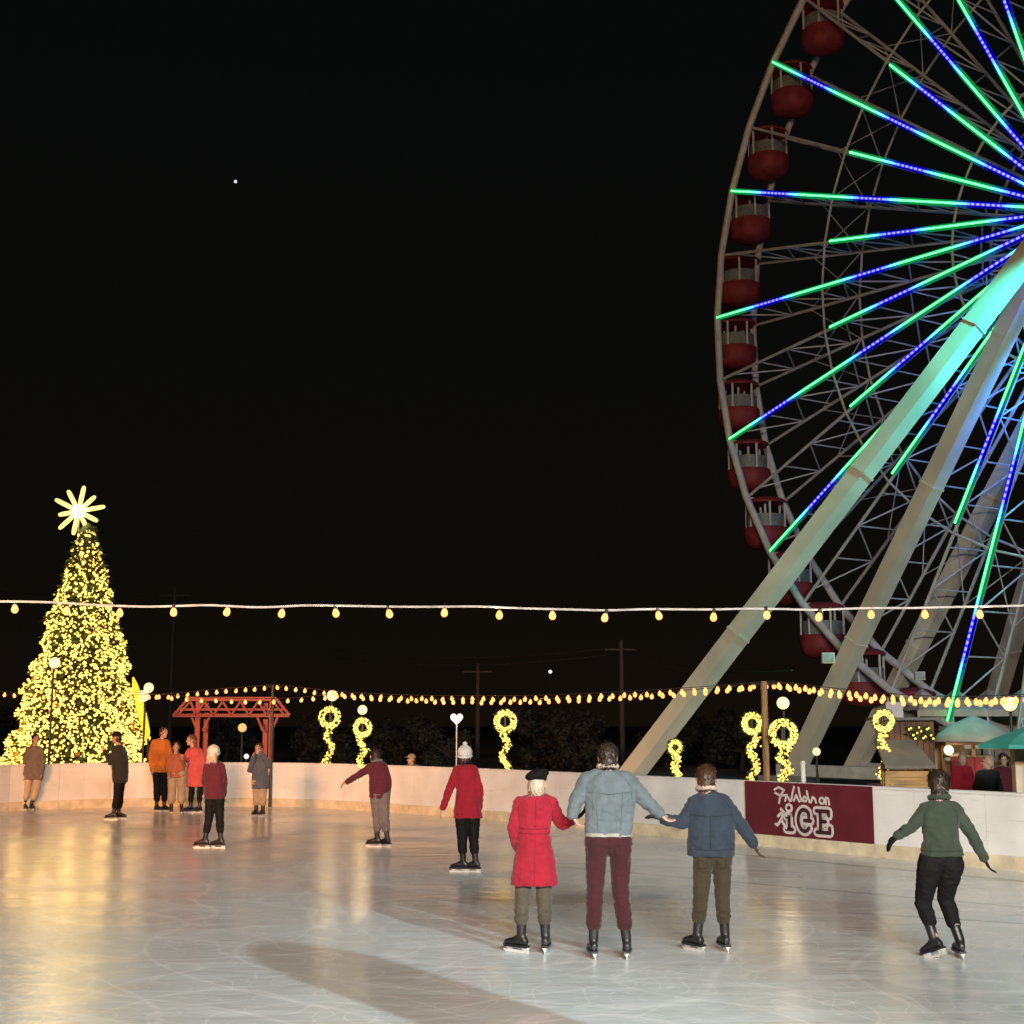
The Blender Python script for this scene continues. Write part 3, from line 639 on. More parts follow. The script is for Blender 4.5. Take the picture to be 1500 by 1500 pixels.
# ------------------------------------------------------------------ lit wreaths on wrapped posts
def needle_tufts(k, c, rad, n, size, rs):
    for _ in range(n):
        d = Vector(rs.normal(size=3)).normalized(); a = c + d * rad * rs.uniform(0.3, 1.0); e_ = d + Vector(rs.normal(size=3)) * 0.6; e_.normalize()
        sdir = e_.cross(Vector(rs.normal(size=3))).normalized() * size * 0.22
        k._add([a - sdir, a + sdir, a + e_ * size], [(0, 1, 2)])
def wreath_post(label, px, py, rpx, Yp, seed):
    rs = np.random.default_rng(seed); c = at(px, py, Yp); rad = rpx * Yp / F * 0.80; th = thing('wreath_post', label, 'wreath post', (c.x, c.y, -0.06), 'lit wreaths on garlanded posts')
    k = MB(); k.tube([(c.x, c.y + 0.06, -0.06), (c.x, c.y + 0.06, c.z + rad)], 0.03, 8); build('post', k, DARK_STEEL, th, True)
    k = MB(); kb = MB()
    tilt = rs.uniform(-0.35, 0.35)
    for j in range(40):
        a = 2 * math.pi * j / 40; q = c + Vector((math.cos(a) * math.cos(tilt), math.cos(a) * math.sin(tilt), math.sin(a))) * rad
        needle_tufts(k, q, rad * 0.30, 12, 0.09, rs)
    for j in range(230):
        a = rs.uniform(0, 6.283); t = rs.uniform(0, 6.283); rr = rad + math.cos(t) * rad * 0.30
        q = c + Vector((math.cos(a) * math.cos(tilt) * rr, math.cos(a) * math.sin(tilt) * rr - abs(math.sin(t)) * rad * 0.32, math.sin(a) * rr)); kb.ball(q, 0.020, 5, 3)
    wr = build('wreath', k, NEEDLES, th, recalc=False); b = build('light_bulbs', kb, YBULB, wr, True); b['kind'] = 'stuff'
    k = MB(); kb = MB(); z = c.z - rad; turns = 0; amp = rad * 0.36
    zz = np.linspace(c.z - rad * 1.1, 0.75, 50)
    for j, z in enumerate(zz):
        a = j * 0.26 + seed; q = Vector((c.x + math.cos(a) * amp, c.y + 0.06 + math.sin(a) * 0.10 - 0.05, z)); needle_tufts(k, q, 0.06, 10, 0.08, rs)
        for _ in range(6): kb.ball(q + Vector(rs.normal(size=3)) * 0.035 + Vector((0, -0.03, 0)), 0.018, 5, 3)
    ga = build('garland', k, NEEDLES, th, recalc=False); b = build('light_bulbs', kb, YBULB, ga, True); b['kind'] = 'stuff'
    # bow tails
    return th
wreath_post('lit yellow wreath on a garlanded post, farthest left by the red frame', 483, 1051, 15, 33.4, 1)
wreath_post('smaller lit wreath post second from the left, behind the maroon skater', 531, 1066, 13, 32.5, 2)
wreath_post('lit wreath post standing alone between the heart lamp and the denim jacket', 740, 1057, 16, 30.8, 3)
wreath_post('short lit wreath post in front of the foot of the nearest wheel leg', 989, 1095, 10, 27.8, 4)
wreath_post('lit wreath post just left of the slim wooden pole', 1102, 1060, 15, 26.3, 5)
wreath_post('largest lit wreath, below the floodlight over the banner', 1147, 1075, 20, 25.4, 6)
wreath_post('lit wreath post between the wheel legs and the grey roofed kiosk', 1294, 1056, 15, 24.2, 7)

# heart lamp
c = at(669, 1054, 31.6); hl = thing('heart_lamp', 'white heart shaped lamp on a thin post behind the boards', 'lamp', (c.x, c.y, -0.06))
k = MB(); k.tube([(c.x, c.y, -0.06), (c.x, c.y, c.z - 0.1)], 0.025, 8); build('post', k, GREY_STEEL, hl, True)
hp = []
for j in range(28):
    t = 2 * math.pi * j / 28; hp.append((0.0095 * 16 * math.sin(t) ** 3 * 0.95, 0.0095 * (13 * math.cos(t) - 5 * math.cos(2 * t) - 2 * math.cos(3 * t) - math.cos(4 * t))))
k = MB(); k.prism(hp, c + Vector((0, 0.03, 0.02)), (1, 0, 0), (0, 0, 1), (0, -1, 0), 0.08); build('heart', k, glow('heart_lamp_white', (1.0, 0.86, 0.76), 1.1), hl)

# ================================================================== CHRISTMAS TREE
TY = 40.0; tb = at(112, 1112, TY); ttop = at(115, 768, TY); TH = ttop.z
tx = tb.x; TRAD = 91 * TY / F
tree = thing('christmas_tree', 'tall conical Christmas tree covered in yellow lights behind the boards', 'christmas tree', (tx, TY, -0.06))
k = MB(); k.tube([(tx, TY, -0.06), (tx, TY, TH * 0.5), (tx, TY, TH - 0.05)], [0.16, 0.1, 0.03], 10); build('trunk', k, WOOD, tree, True)
rs = np.random.default_rng(11)
def cone_r(z): t = (z - 0.35) / (TH - 0.35); return TRAD * (1 - t) ** 0.92 + 0.13
k = MB(); kb = MB(); ko = MB()
for _ in range(9000):
    z = 0.4 + (TH - 0.4) * (1 - math.sqrt(rs.uniform(0, 1))) ; a = rs.uniform(0, 6.283); lump = 1 + 0.10 * math.sin(5 * a + z * 3) + 0.06 * math.sin(z * 9)
    rr = cone_r(z) * lump * rs.uniform(0.62, 1.0); p = Vector((tx + rr * math.cos(a), TY + rr * math.sin(a), z))
    d = Vector((math.cos(a), math.sin(a), rs.uniform(-0.7, 0.25))).normalized(); sd = d.cross(Vector(rs.normal(size=3))).normalized() * 0.045
    k._add([p - sd, p + sd, p + d * rs.uniform(0.14, 0.26)], [(0, 1, 2)])
for _ in range(7500):
    z = 0.45 + (TH - 0.5) * (1 - math.sqrt(rs.uniform(0, 1))); a = rs.uniform(0, 6.283); lump = 1 + 0.10 * math.sin(5 * a + z * 3) + 0.06 * math.sin(z * 9)
    rr = cone_r(z) * lump * rs.uniform(0.93, 1.09); p = Vector((tx + rr * math.cos(a), TY + rr * math.sin(a), z))
    kb.ball(p, rs.choice([0.020, 0.028, 0.042]), 5, 3)
for _ in range(60):
    z = 0.6 + (TH - 1.2) * (1 - math.sqrt(rs.uniform(0, 1))); a = rs.uniform(0, 6.283); rr = cone_r(z) * 1.0
    ko.ball(Vector((tx + rr * math.cos(a), TY + rr * math.sin(a), z)), rs.uniform(0.05, 0.08), 8, 6)
for zc in np.linspace(0.5, TH - 0.2, 26):
    for a in np.linspace(0, 6.283, 22)[:-1]:
        rr = cone_r(zc) * 0.72; p = Vector((tx + rr * math.cos(a), TY + rr * math.sin(a), zc)); d = Vector((math.cos(a), math.sin(a), -0.5)).normalized(); sd = Vector((-math.sin(a), math.cos(a), 0)) * (rr * 0.22 + 0.03)
        k._add([p - sd - d * 0.1 + UP * .18, p + sd - d * 0.1 + UP * .18, p + d * 0.18 + sd * .3, p + d * 0.18 - sd * .3], [(0, 1, 2, 3)])
crown = build('crown', k, NEEDLES, tree, recalc=False)
b = build('light_bulbs', kb, YBULB, crown, True); b['kind'] = 'stuff'
b = build('baubles', ko, mat('red_gold_bauble', (0.50, 0.18, 0.04), 0.2, 0.5, var=0.5, scale=1.2), crown, True); b['kind'] = 'stuff'
k = MB(); k.lathe([(TRAD * 0.95, -0.06), (TRAD * 0.97, 0.3), (TRAD * 0.9, 0.42), (0.3, 0.4)], (tx, TY, 0), 28); build('base_skirt', k, mat('dark_skirt', (0.03, 0.02, 0.015), 0.8), tree, True)
# a few lamps inside the tree stand for the light of its bulbs
for zz, na in ((0.9, 5), (2.0, 4), (3.2, 4), (4.5, 3), (5.9, 2)):
    for q in range(na):
        an = -math.pi / 2 + (q - (na - 1) / 2) * 0.5; rr = cone_r(zz) + 0.25; point_lamp(tree, (tx + rr * math.cos(an), TY + rr * math.sin(an), zz), 11, (1.0, 0.66, 0.22), 0.16)
# star
sc_ = at(115, 749, TY - 0.1); star = thing('star_topper', 'glowing yellow many-rayed star on top of the Christmas tree', 'star', sc_)
RAYM = glow('star_ray_yellow', (1.0, 0.88, 0.26), 1.5)
for j in range(10):
    a = 2 * math.pi * j / 10 + 0.16; d = Vector((math.cos(a), -0.12 * math.cos(3 * a), math.sin(a))).normalized(); ln = (0.82, 0.66, 0.78, 0.70, 0.80, 0.62, 0.76, 0.72, 0.83, 0.66)[j]
    k = MB(); k.tube([sc_ + d * t * ln for t in (0.06, 0.3, 0.6, 0.85, 0.97, 1.0)], [0.05, 0.062, 0.068, 0.066, 0.05, 0.02], 8); build('ray', k, RAYM, star, True)
k = MB(); k.ball(sc_ - Vector((0, .05, 0)), 0.2, 12, 8); build('centre', k, glow('star_centre', (1.0, 0.95, 0.7), 6.0), star, True)
k = MB(); k.tube([(sc_.x, sc_.y + 0.1, sc_.z - 0.75), (sc_.x, sc_.y + 0.05, sc_.z)], 0.03, 6); build('stem', k, GREY_STEEL, star)
point_lamp(star, sc_ + Vector((0, -0.4, 0)), 30, (1.0, 0.85, 0.45), 0.1)

# yellow spindle panel and the lamp beside it
p0, p1 = at(195, 992, 35.5), at(217, 1082, 35.5); ypn = thing('yellow_ray_prop', 'narrow glowing yellow spindle leaning beside the lit tree', 'prop', (p1.x, p1.y, -0.06))
k = MB(); k.tube([p0.lerp(p1, t) for t in (0, 0.12, 0.3, 0.5, 0.7, 0.9, 1)], [0.02, 0.07, 0.10, 0.105, 0.11, 0.09, 0.03], 10); build('ray', k, glow('yellow_panel', (1.0, 0.72, 0.03), 1.0), ypn, True)
k = MB(); k.tube([p1 - Vector((0, 0, -0.03)), (p1.x, p1.y + 0.05, -0.06)], 0.03, 8); build('stand', k, DARK_STEEL, ypn)
c = at(213, 1015, 35.2); gl = thing('globe_lamp', 'white globe lamp on a post between the tree and the red frame', 'lamp', (c.x, c.y, -0.06))
k = MB(); k.tube([(c.x, c.y, -0.06), (c.x, c.y, c.z)], 0.03, 8); build('post', k, DARK_STEEL, gl, True)
k = MB(); k.ball(c + Vector((-0.05, 0, -0.08)), 0.15, 12, 8); k.ball(c + Vector((0.08, 0, 0.13)), 0.13, 12, 8); build('globe', k, glow('globe_white', (1.0, 0.80, 0.50), 1.3), gl, True)

# ------------------------------------------------------------------ red trussed frame
RY = 37.5; RED = mat('red_painted_frame', (0.34, 0.035, 0.028), 0.5, var=0.12, scale=2)
rb = at(340, 1130, RY); rf = thing('red_gateway', 'red trussed timber gateway with wide eaves behind the boards', 'gateway', (rb.x, RY, -0.06))
zb, zt = at(340, 1048, RY).z, at(340, 1024, RY).z
def rx(px): return at(px, 1060, RY).x
for px in (290, 298, 386, 398):
    dy = 0.0 if px in (290, 398) else 0.35
    k = MB(); k.beam((rx(px), RY + dy, -0.06), (rx(px), RY + dy, zt), 0.13); build('post', k, RED, rf)
for z_, px0, px1, nm, hh in ((zb, 254, 424, 'bottom_chord', 0.09), (zt, 275, 405, 'top_chord', 0.11), (zb + 0.16, 262, 416, 'tie_beam', 0.06)):
    k = MB(); k.beam((rx(px0), RY - 0.09, z_), (rx(px1), RY - 0.09, z_), 0.08, hh); build(nm, k, RED, rf)
xs_ = np.linspace(262, 418, 13)
for j in range(12):
    za, zc = (zb, zt - 0.06) if j % 2 == 0 else (zt - 0.06, zb)
    xa = xs_[j] if za == zb else min(max(xs_[j], 280), 400); xc = xs_[j + 1] if zc == zb else min(max(xs_[j + 1], 280), 400)
    k = MB(); k.beam((rx(xa), RY - 0.15, za), (rx(xc), RY - 0.15, zc), 0.05); build('brace', k, RED, rf)
for px, d in ((298, 1), (386, -1), (290, -1), (398, 1)):
    k = MB(); k.beam((rx(px), RY - 0.02, zb - 0.42), (rx(px + d * 9), RY - 0.02, zb - 0.04), 0.06); build('knee_brace', k, RED, rf)
for px, d in ((275, -1), (405, 1)):
    k = MB(); k.beam((rx(px), RY - 0.09, zt), (rx(px + d * 20), RY - 0.09, zb), 0.07); build('eave_rafter', k, RED, rf)
# lanterns seen through the gateway
for px, py, Yp, rr, lab, em in ((355, 1066, 41, 0.13, 'amber globe lantern hanging inside the red gateway', (1.0, 0.62, 0.22)), (361, 1108, 42, 0.08, 'small white lamp low behind the boards under the red gateway', (0.95, 0.95, 1.0)),
                               (1196, 1101, 33, 0.10, 'small pale lamp between the wheel legs over the banner', (1.0, 0.85, 0.5)), (806, 984, 95, 0.13, 'tiny white lamp high on a far pole left of the wheel', (0.95, 0.95, 1.0)), (843, 1108, 60, 0.11, 'small white lamp low behind the boards left of the denim jacket', (0.9, 0.95, 1.0))):
    c = at(px, py, Yp); th = thing('lantern', lab, 'lamp', (c.x, c.y, -0.06)); k = MB(); k.ball(c, rr, 10, 8); build('globe', k, glow('lantern_%d' % px, em, 1.0), th, True)
    k = MB(); k.tube([(c.x, c.y, -0.06), (c.x, c.y, c.z)], 0.03, 8); build('post', k, DARK_STEEL, th)

# ================================================================== BACKGROUND: poles, wires, trees, stalls
UP_ = mat('grey_utility_pole', (0.07, 0.065, 0.06), 0.8, var=0.2, scale=3, aniso=(4, 4, .5))
UPOS = [(256, 860, 80), (700, 972, 85), (910, 938, 75)]
ULAB = ['tall thin utility pole beside the lit tree', 'tall thin utility pole beside the heart lamp', 'utility pole with crossarm and wires left of the wheel']
tops = []
for (px, py, Yp), lab in zip(UPOS, ULAB):
    p = at(px, py, Yp); th = thing('utility_pole', lab, 'utility pole', (p.x, p.y, -0.06)); k = MB(); k.tube([(p.x, p.y, -0.06), (p.x, p.y, p.z)], [0.16, 0.11], 10); build('shaft', k, UP_, th, True)
    k = MB(); k.beam((p.x - 0.9, p.y, p.z - 0.5), (p.x + 0.9, p.y, p.z - 0.5), 0.1); build('crossarm', k, UP_, th); tops.append(p)
def wire(label, a, b, sag):
    a, b = Vector(a), Vector(b); k = MB(); k.tube([a.lerp(b, t) - Vector((0, 0, sag * 4 * t * (1 - t))) for t in np.linspace(0, 1, 17)], 0.03, 5)
    tag(build('power_line', k, BCORD if False else mat('wire_grey', (0.06, 0.055, 0.05), 0.6), None, loc=a), label, 'power line', 'overhead wires')
p = tops[2]
for j, (tx_, ty_, z_) in enumerate(((1160, 1022, -0.4), (1160, 1040, -0.55))):
    wire(['upper wire sloping right from the utility pole behind the wheel leg', 'lower wire sloping right from the utility pole behind the wheel leg'][j], p + Vector((0.7 - j * 0.5, 0, z_)), at(tx_, ty_ - 40, 46), 0.5)
for j, (px, py) in enumerate(((480, 950), (480, 962))):
    wire(['upper wire running left from the utility pole', 'lower wire running left from the utility pole'][j], p + Vector((-0.8, 0, -0.45 - 0.35 * j)), at(px, py, 100), 0.6)
wire('wire running between the far poles to the left of the lit tree', tops[0] + Vector((-.8, 0, -0.45)), at(-150, 845, 90), 0.5)

LEAF = mat('dark_leaves', (0.007, 0.008, 0.004), 0.8, var=0.35, scale=1.5); BARK = mat('tree_bark', (0.02, 0.015, 0.01), 0.9, var=0.25, scale=5, bump=0.4)
def bush_tree(label, px, ztop_px, Yp, rad, seed):
    rs = np.random.default_rng(seed); ztop = at(px, ztop_px, Yp).z; x = xat(px, Yp); th = thing('broadleaf_tree', label, 'tree', (x, Yp, -0.06), 'dark trees beyond the rink')
    k = MB(); h = ztop; k.tube([(x, Yp, -0.06), (x + 0.1, Yp, h * 0.35), (x + 0.05, Yp, h * 0.75)], [rad * 0.09, rad * 0.07, rad * 0.03], 8)
    cl = []
    for j in range(14):
        a = rs.uniform(0, 6.28); q = Vector((x + rad * 0.95 * math.cos(a) * rs.uniform(.3, 1), Yp + rad * 0.7 * math.sin(a) * rs.uniform(.3, 1), h * rs.uniform(0.14, 0.86))); cl.append((q, rad * rs.uniform(0.28, 0.5)))
        k.tube([(x + 0.05, Yp, h * 0.35), Vector((x, Yp, h * 0.45)).lerp(q, 0.5), q], [rad * 0.04, rad * 0.03, rad * 0.01], 6)
    build('trunk', k, BARK, th, True)
    k = MB()
    for q, cr_ in cl:
        for _ in range(170):
            d = Vector(rs.normal(size=3)).normalized(); p_ = q + d * cr_ * rs.uniform(0.4, 1.05); u = Vector(rs.normal(size=3)).normalized(); v_ = u.cross(d).normalized() * 0.1 * rad * 0.6; u = u * 0.14 * rad * 0.6
            k._add([p_ - u, p_ + v_, p_ + u, p_ - v_], [(0, 1, 2, 3)])
    build('crown', k, LEAF, th, recalc=False)
for j, (px, zt_, Yp, rad) in enumerate(((470, 1042, 62, 1.5), (590, 1050, 66, 1.6), (655, 1064, 58, 1.2), (800, 1046, 64, 1.7), (860, 1052, 60, 1.5), (1030, 1040, 70, 1.8), (1085, 1052, 62, 1.4), (330, 1046, 60, 1.4), (-40, 1030, 66, 1.8), (975, 1060, 66, 1.4))):
    lab = ['dark tree left of the leftmost lit wreath', 'dark tree between the second wreath and the heart lamp', 'low dark tree behind the heart lamp', 'dark tree right of the lone wreath post', 'dark tree behind the head of the denim jacket skater', 'dark tree under the nearest wheel leg', 'dark tree left of the slim wooden pole', 'dark tree seen through the red gateway', 'dark tree left of the lit Christmas tree', 'low dark tree left of the nearest wheel leg foot'][j]
    bush_tree(lab, px, zt_, Yp, rad, 50 + j)

# ---- stalls at the right
CREAM = mat('cream_canvas', (0.62, 0.52, 0.40), 0.8, var=0.1, scale=2); TEAL = mat('teal_canvas', (0.03, 0.30, 0.26), 0.7, var=0.1, scale=2)
GREYROOF = mat('grey_felt_roof', (0.20, 0.19, 0.16), 0.8, var=0.1, scale=3, bump=0.3); BROWN = mat('brown_boards', (0.16, 0.075, 0.04), 0.7, var=0.25, scale=3)
REDP = mat('red_painted_board', (0.42, 0.025, 0.02), 0.5); LAV = mat('pale_sign_board', (0.55, 0.50, 0.52), 0.6, var=0.05)
# kiosk with grey roof
KY = 23.5; p = lambda x, y, Y=KY: at(x, y, Y)
kc = p(1333, 1150); kio = thing('kiosk', 'small wooden kiosk with sloping grey roof behind the banner', 'kiosk', (kc.x, KY, -0.06))
k = MB(); A_, B_, C2, D_ = p(1296, 1126), p(1370, 1126), p(1363, 1089) + Vector((0, 1.0, 0)), p(1304, 1089) + Vector((0, 1.0, 0))
up_ = Vector((0, -0.02, 0.05)); k._add([A_, B_, C2, D_, A_ + up_, B_ + up_, C2 + up_, D_ + up_], [(0, 3, 2, 1), (4, 5, 6, 7), (0, 1, 5, 4), (1, 2, 6, 5), (2, 3, 7, 6), (3, 0, 4, 7)]); build('roof', k, GREYROOF, kio)
for j in range(5):
    y0 = 1129 + j * 5.2; a_, b_ = p(1302, y0), p(1366, y0); k = MB(); k.box(((a_.x + b_.x) / 2, KY + 0.25, a_.z - 0.03), (b_.x - a_.x, 0.04, 0.055)); build('plank', k, mat('yellow_plank', (0.42, 0.24, 0.08), 0.6, var=0.2, scale=4, aniso=(.6, 4, 4)), kio)
for px in (1303, 1365):
    a_ = p(px, 1120); k = MB(); k.beam((a_.x, KY + 0.35, -0.06), (a_.x, KY + 0.35, a_.z + 0.02), 0.09); build('post', k, WOOD, kio)
k = MB(); a_ = p(1333, 1150); k.box((a_.x, KY + 0.9, 0.45), (0.74, 0.9, 1.0)); build('cabinet', k, BROWN, kio)
# teal canopy
UY = 21.0; c = at(1512, 1060, UY); um = thing('market_umbrella', 'green canvas market umbrella on a pale post at the right edge', 'umbrella', (c.x, UY, -0.06))
k = MB(); er = 0.83; ez = at(1500, 1090, UY).z; nseg = 8
V = [(c.x, UY, c.z)] + [(c.x + er * math.cos(2 * math.pi * j / nseg), UY + er * math.sin(2 * math.pi * j / nseg), ez) for j in range(nseg)]
for j in range(nseg):
    kk = MB(); a_, b_ = Vector(V[1 + j]), Vector(V[1 + (j + 1) % nseg]); t_ = Vector(V[0]); dn = Vector((0, 0, -0.06)); th_ = Vector((0, 0, -0.008))
    mid_ = (a_ + b_) / 2 * 0.97 + Vector((c.x, UY, ez)) * 0.03
    kk._add([t_, a_, mid_, b_, t_ + th_, a_ + th_, mid_ + th_, b_ + th_], [(0, 1, 2), (0, 2, 3), (4, 6, 5), (4, 7, 6), (0, 4, 5, 1), (0, 3, 7, 4)])
    kk._add([a_, mid_, b_, a_ + dn, mid_ + dn, b_ + dn], [(0, 3, 4, 1), (1, 4, 5, 2)])
    build('canvas_panel', kk, TEAL, um)
k = MB(); k.tube([(c.x, UY, -0.06), (c.x, UY, c.z)], 0.03, 8); build('pole', k, WOOD, um)
pp = at(1493, 1130, UY + .5); k = MB(); k.box((pp.x, UY + .5, 0.85), (0.17, 0.17, 1.85)); tag(build('pillar', k, CREAM, None, loc=(pp.x, UY + .5, -0.06)), 'pale square pillar under the green umbrella', 'pillar')
# round cream tent
TYY = 38.0; c = at(1425, 1052, TYY); tn = thing('round_tent', 'cream round topped tent behind the red counter', 'tent', (c.x, TYY, -0.06))
zr = at(1425, 1087, TYY).z; k = MB(); hr = 1.05
k.lathe([(hr * 1.04, zr - 0.16), (hr * 1.05, zr), (hr * 0.9, zr + 0.22), (hr * 0.6, zr + 0.45), (hr * 0.25, zr + 0.62), (0.03, zr + 0.72)], (c.x, TYY, 0), 20); build('canopy', k, CREAM, tn, True)
for j in range(6):
    a = 2 * math.pi * j / 6; k = MB(); k.tube([(c.x + hr * .95 * math.cos(a), TYY + hr * .95 * math.sin(a), -0.06), (c.x + hr * .95 * math.cos(a), TYY + hr * .95 * math.sin(a), zr)], 0.03, 6); build('post', k, WOOD, tn)
# red counter in front of the tent with a warm lit opening
CY_ = 31.0; a_, b_ = at(1392, 1110, CY_), at(1440, 1140, CY_); rc = thing('red_counter_stall', 'red fronted stall with warm lit opening under the cream tent', 'stall', ((a_.x + b_.x) / 2, CY_, -0.06))
for j in range(4):
    xx = a_.x + (b_.x - a_.x) * (j + .5) / 4; k = MB(); k.box((xx, CY_, (a_.z + 0.02 - 0.06) / 2), ((b_.x - a_.x) / 4 - 0.015, 0.08, a_.z + 0.06)); build('front_board', k, REDP, rc)
k = MB(); k.box(((a_.x + b_.x) / 2, CY_ + 0.1, a_.z + 0.03), (b_.x - a_.x + 0.1, 0.5, 0.04)); build('counter', k, WOOD, rc)
zt_ = at(1400, 1088, CY_).z; k = MB(); k.box(((a_.x + b_.x) / 2, CY_ + 0.6, zt_ - 0.02), (b_.x - a_.x + 0.25, 1.4, 0.06)); build('roof', k, BROWN, rc)
k = MB(); k.box(((a_.x + b_.x) / 2, CY_ + 1.2, (zt_ - .1) / 2), (b_.x - a_.x, 0.06, zt_ + .04)); build('back_wall', k, CREAM, rc)
for xx in (a_.x, b_.x): k = MB(); k.box((xx, CY_ + .55, (zt_ - .1) / 2), (0.07, 0.07, zt_ + .04)); build('post', k, WOOD, rc)
k = MB(); q = at(1384, 1099, CY_); k.ball(q + Vector((0.15, 0.2, 0)), 0.11, 10, 8); build('lamp_globe', k, glow('stall_lamp', (1.0, 0.80, 0.45), 3.0), rc, True); point_lamp(rc, q + Vector((0.15, -0.1, 0)), 18, (1, .72, .38), 0.1)
# brown booth with pale sign
BY = 29.0; a_, b_ = at(1302, 1055, BY), at(1380, 1092, BY); bo_ = thing('brown_booth', 'brown boarded booth with a pale sign board on its roof', 'booth', ((a_.x + b_.x) / 2, BY, -0.06))
nb2 = 9
for j in range(nb2):
    xx = a_.x + (b_.x - a_.x) * (j + .5) / nb2; k = MB(); k.box((xx, BY + 0.5 + .006 * (j % 3), (a_.z - .06) / 2), ((b_.x - a_.x) / nb2 - 0.012, 0.04, a_.z + .06)); build('board', k, BROWN, bo_)
k = MB(); k.box(((a_.x + b_.x) / 2, BY + 0.9, a_.z + 0.03), (b_.x - a_.x + 0.2, 1.2, 0.06)); build('roof', k, GREYROOF, bo_)
q0, q1 = at(1305, 1028, BY), at(1331, 1054, BY); k = MB(); k.box(((q0.x + q1.x) / 2, BY + 0.42, (q0.z + q1.z) / 2), (q1.x - q0.x, 0.05, q0.z - q1.z)); build('sign_board', k, LAV, bo_)
k = MB(); kb = MB()
rs = np.random.default_rng(5)
for j in range(26):
    q = Vector((a_.x + (b_.x - a_.x) * (0.45 + 0.5 * j / 26), BY + 0.38, at(1340, 1074, BY).z + 0.12 * math.sin(j * 0.7))); needle_tufts(k, q, 0.05, 10, 0.08, rs)
    if j % 2: kb.ball(q + Vector((0, -0.05, 0)), 0.022, 6, 4)
ga = build('garland', k, NEEDLES, bo_, recalc=False); b = build('light_bulbs', kb, YBULB, ga, True); b['kind'] = 'stuff'
# wide cream marquee behind, lit by the floodlight
MY = 46.0; a_, b_ = at(1345, 1022, MY), at(1600, 1060, MY); mq = thing('marquee', 'wide cream marquee behind the stalls under the wheel', 'marquee', ((a_.x + b_.x) / 2, MY, -0.06))
zr = at(1400, 1040, MY).z; nbay = 5
for j in range(nbay):
    x0, x1 = a_.x + (b_.x - a_.x) * j / nbay, a_.x + (b_.x - a_.x) * (j + 1) / nbay; k = MB(); k._add([(x0, MY, zr), (x1, MY, zr), ((x0 + x1) / 2, MY + 1.5, zr + 0.75), (x0, MY + 3, zr), (x1, MY + 3, zr)], [(0, 1, 2), (0, 2, 3), (1, 4, 2), (3, 2, 4)]); k.box(((x0 + x1) / 2, MY + 0.01, zr - 0.1), (x1 - x0 - .02, 0.02, 0.22)); build('roof_bay', k, CREAM, mq)
    k = MB(); k.tube([(x0, MY + .05, -.06), (x0, MY + .05, zr)], 0.035, 6); build('post', k, WHITE_STEEL, mq)
    k = MB(); k.box(((x0 + x1) / 2, MY + 2.9, zr / 2), (x1 - x0 - .02, 0.03, zr)); build('side_sheet', k, CREAM, mq)
# boarding deck and drive units under the wheel
dk = thing('boarding_deck', 'grey railed boarding deck under the wheel', 'deck', WC + AX * 6 + UP * (-WC.z - .06))
Mw = Matrix((AX, NR, UP)).transposed()
for j in range(8):
    k = MB(); k.box(WC + AX * (7.4 - j * 1.0) + NR * 1.0 + UP * (0.45 - WC.z), (0.96, 3.6, 0.08), Mw); build('deck_plank', k, GREY_STEEL, dk)
k = MB(); k.box(WC + AX * 3.9 + NR * 1.0 + UP * (0.17 - WC.z), (7.8, 3.4, 0.46), Mw); build('plinth', k, DARK_STEEL, dk)
for q in (-0.75, 2.75):
    k = MB(); k.tube([WC + AX * 7.8 + NR * q + UP * (1.5 - WC.z), WC + AX * 0 + NR * q + UP * (1.5 - WC.z)], 0.03, 6)
    for j in range(9): k.tube([WC + AX * (7.8 - j * .97) + NR * q + UP * (0.4 - WC.z), WC + AX * (7.8 - j * .97) + NR * q + UP * (1.5 - WC.z)], 0.025, 6)
    build('railing', k, WHITE_STEEL, dk)
for j, (px, py, wpx, hpx, lab) in enumerate(((1213, 964, 18, 16, 'small pale square floodlight housing on the second wheel leg'), (1347, 990, 15, 13, 'small pale square floodlight housing on the third wheel leg'))):
    q = at(px, py, 42.5 if j == 0 else 45.5); th = thing('leg_spotlight', lab, 'spotlight', q); s_ = wpx * 43 / F
    k = MB(); k.box(q, (s_, 0.18, s_ * .85)); build('housing', k, WHITE_STEEL, th); k = MB(); k.box(q - Vector((0, .1, 0)), (s_ * .8, 0.03, s_ * .66)); build('glass', k, mat('dull_glass', (.45, .5, .42), .2), th)
for px, py, Yp, lab in ((1176, 1118, 24.6, 'short white bollard over the banner between the wheel legs'), (1487, 1105, 24.0, 'thin white post among the stalls left of the pale pillar')):
    q = at(px, py, Yp); k = MB(); k.tube([(q.x, q.y, -.06), (q.x, q.y, q.z)], 0.045, 10); k.ball((q.x, q.y, q.z), 0.05, 10, 6); tag(build('bollard', k, WHITE_STEEL, None, True, loc=(q.x, q.y, -.06)), lab, 'bollard')

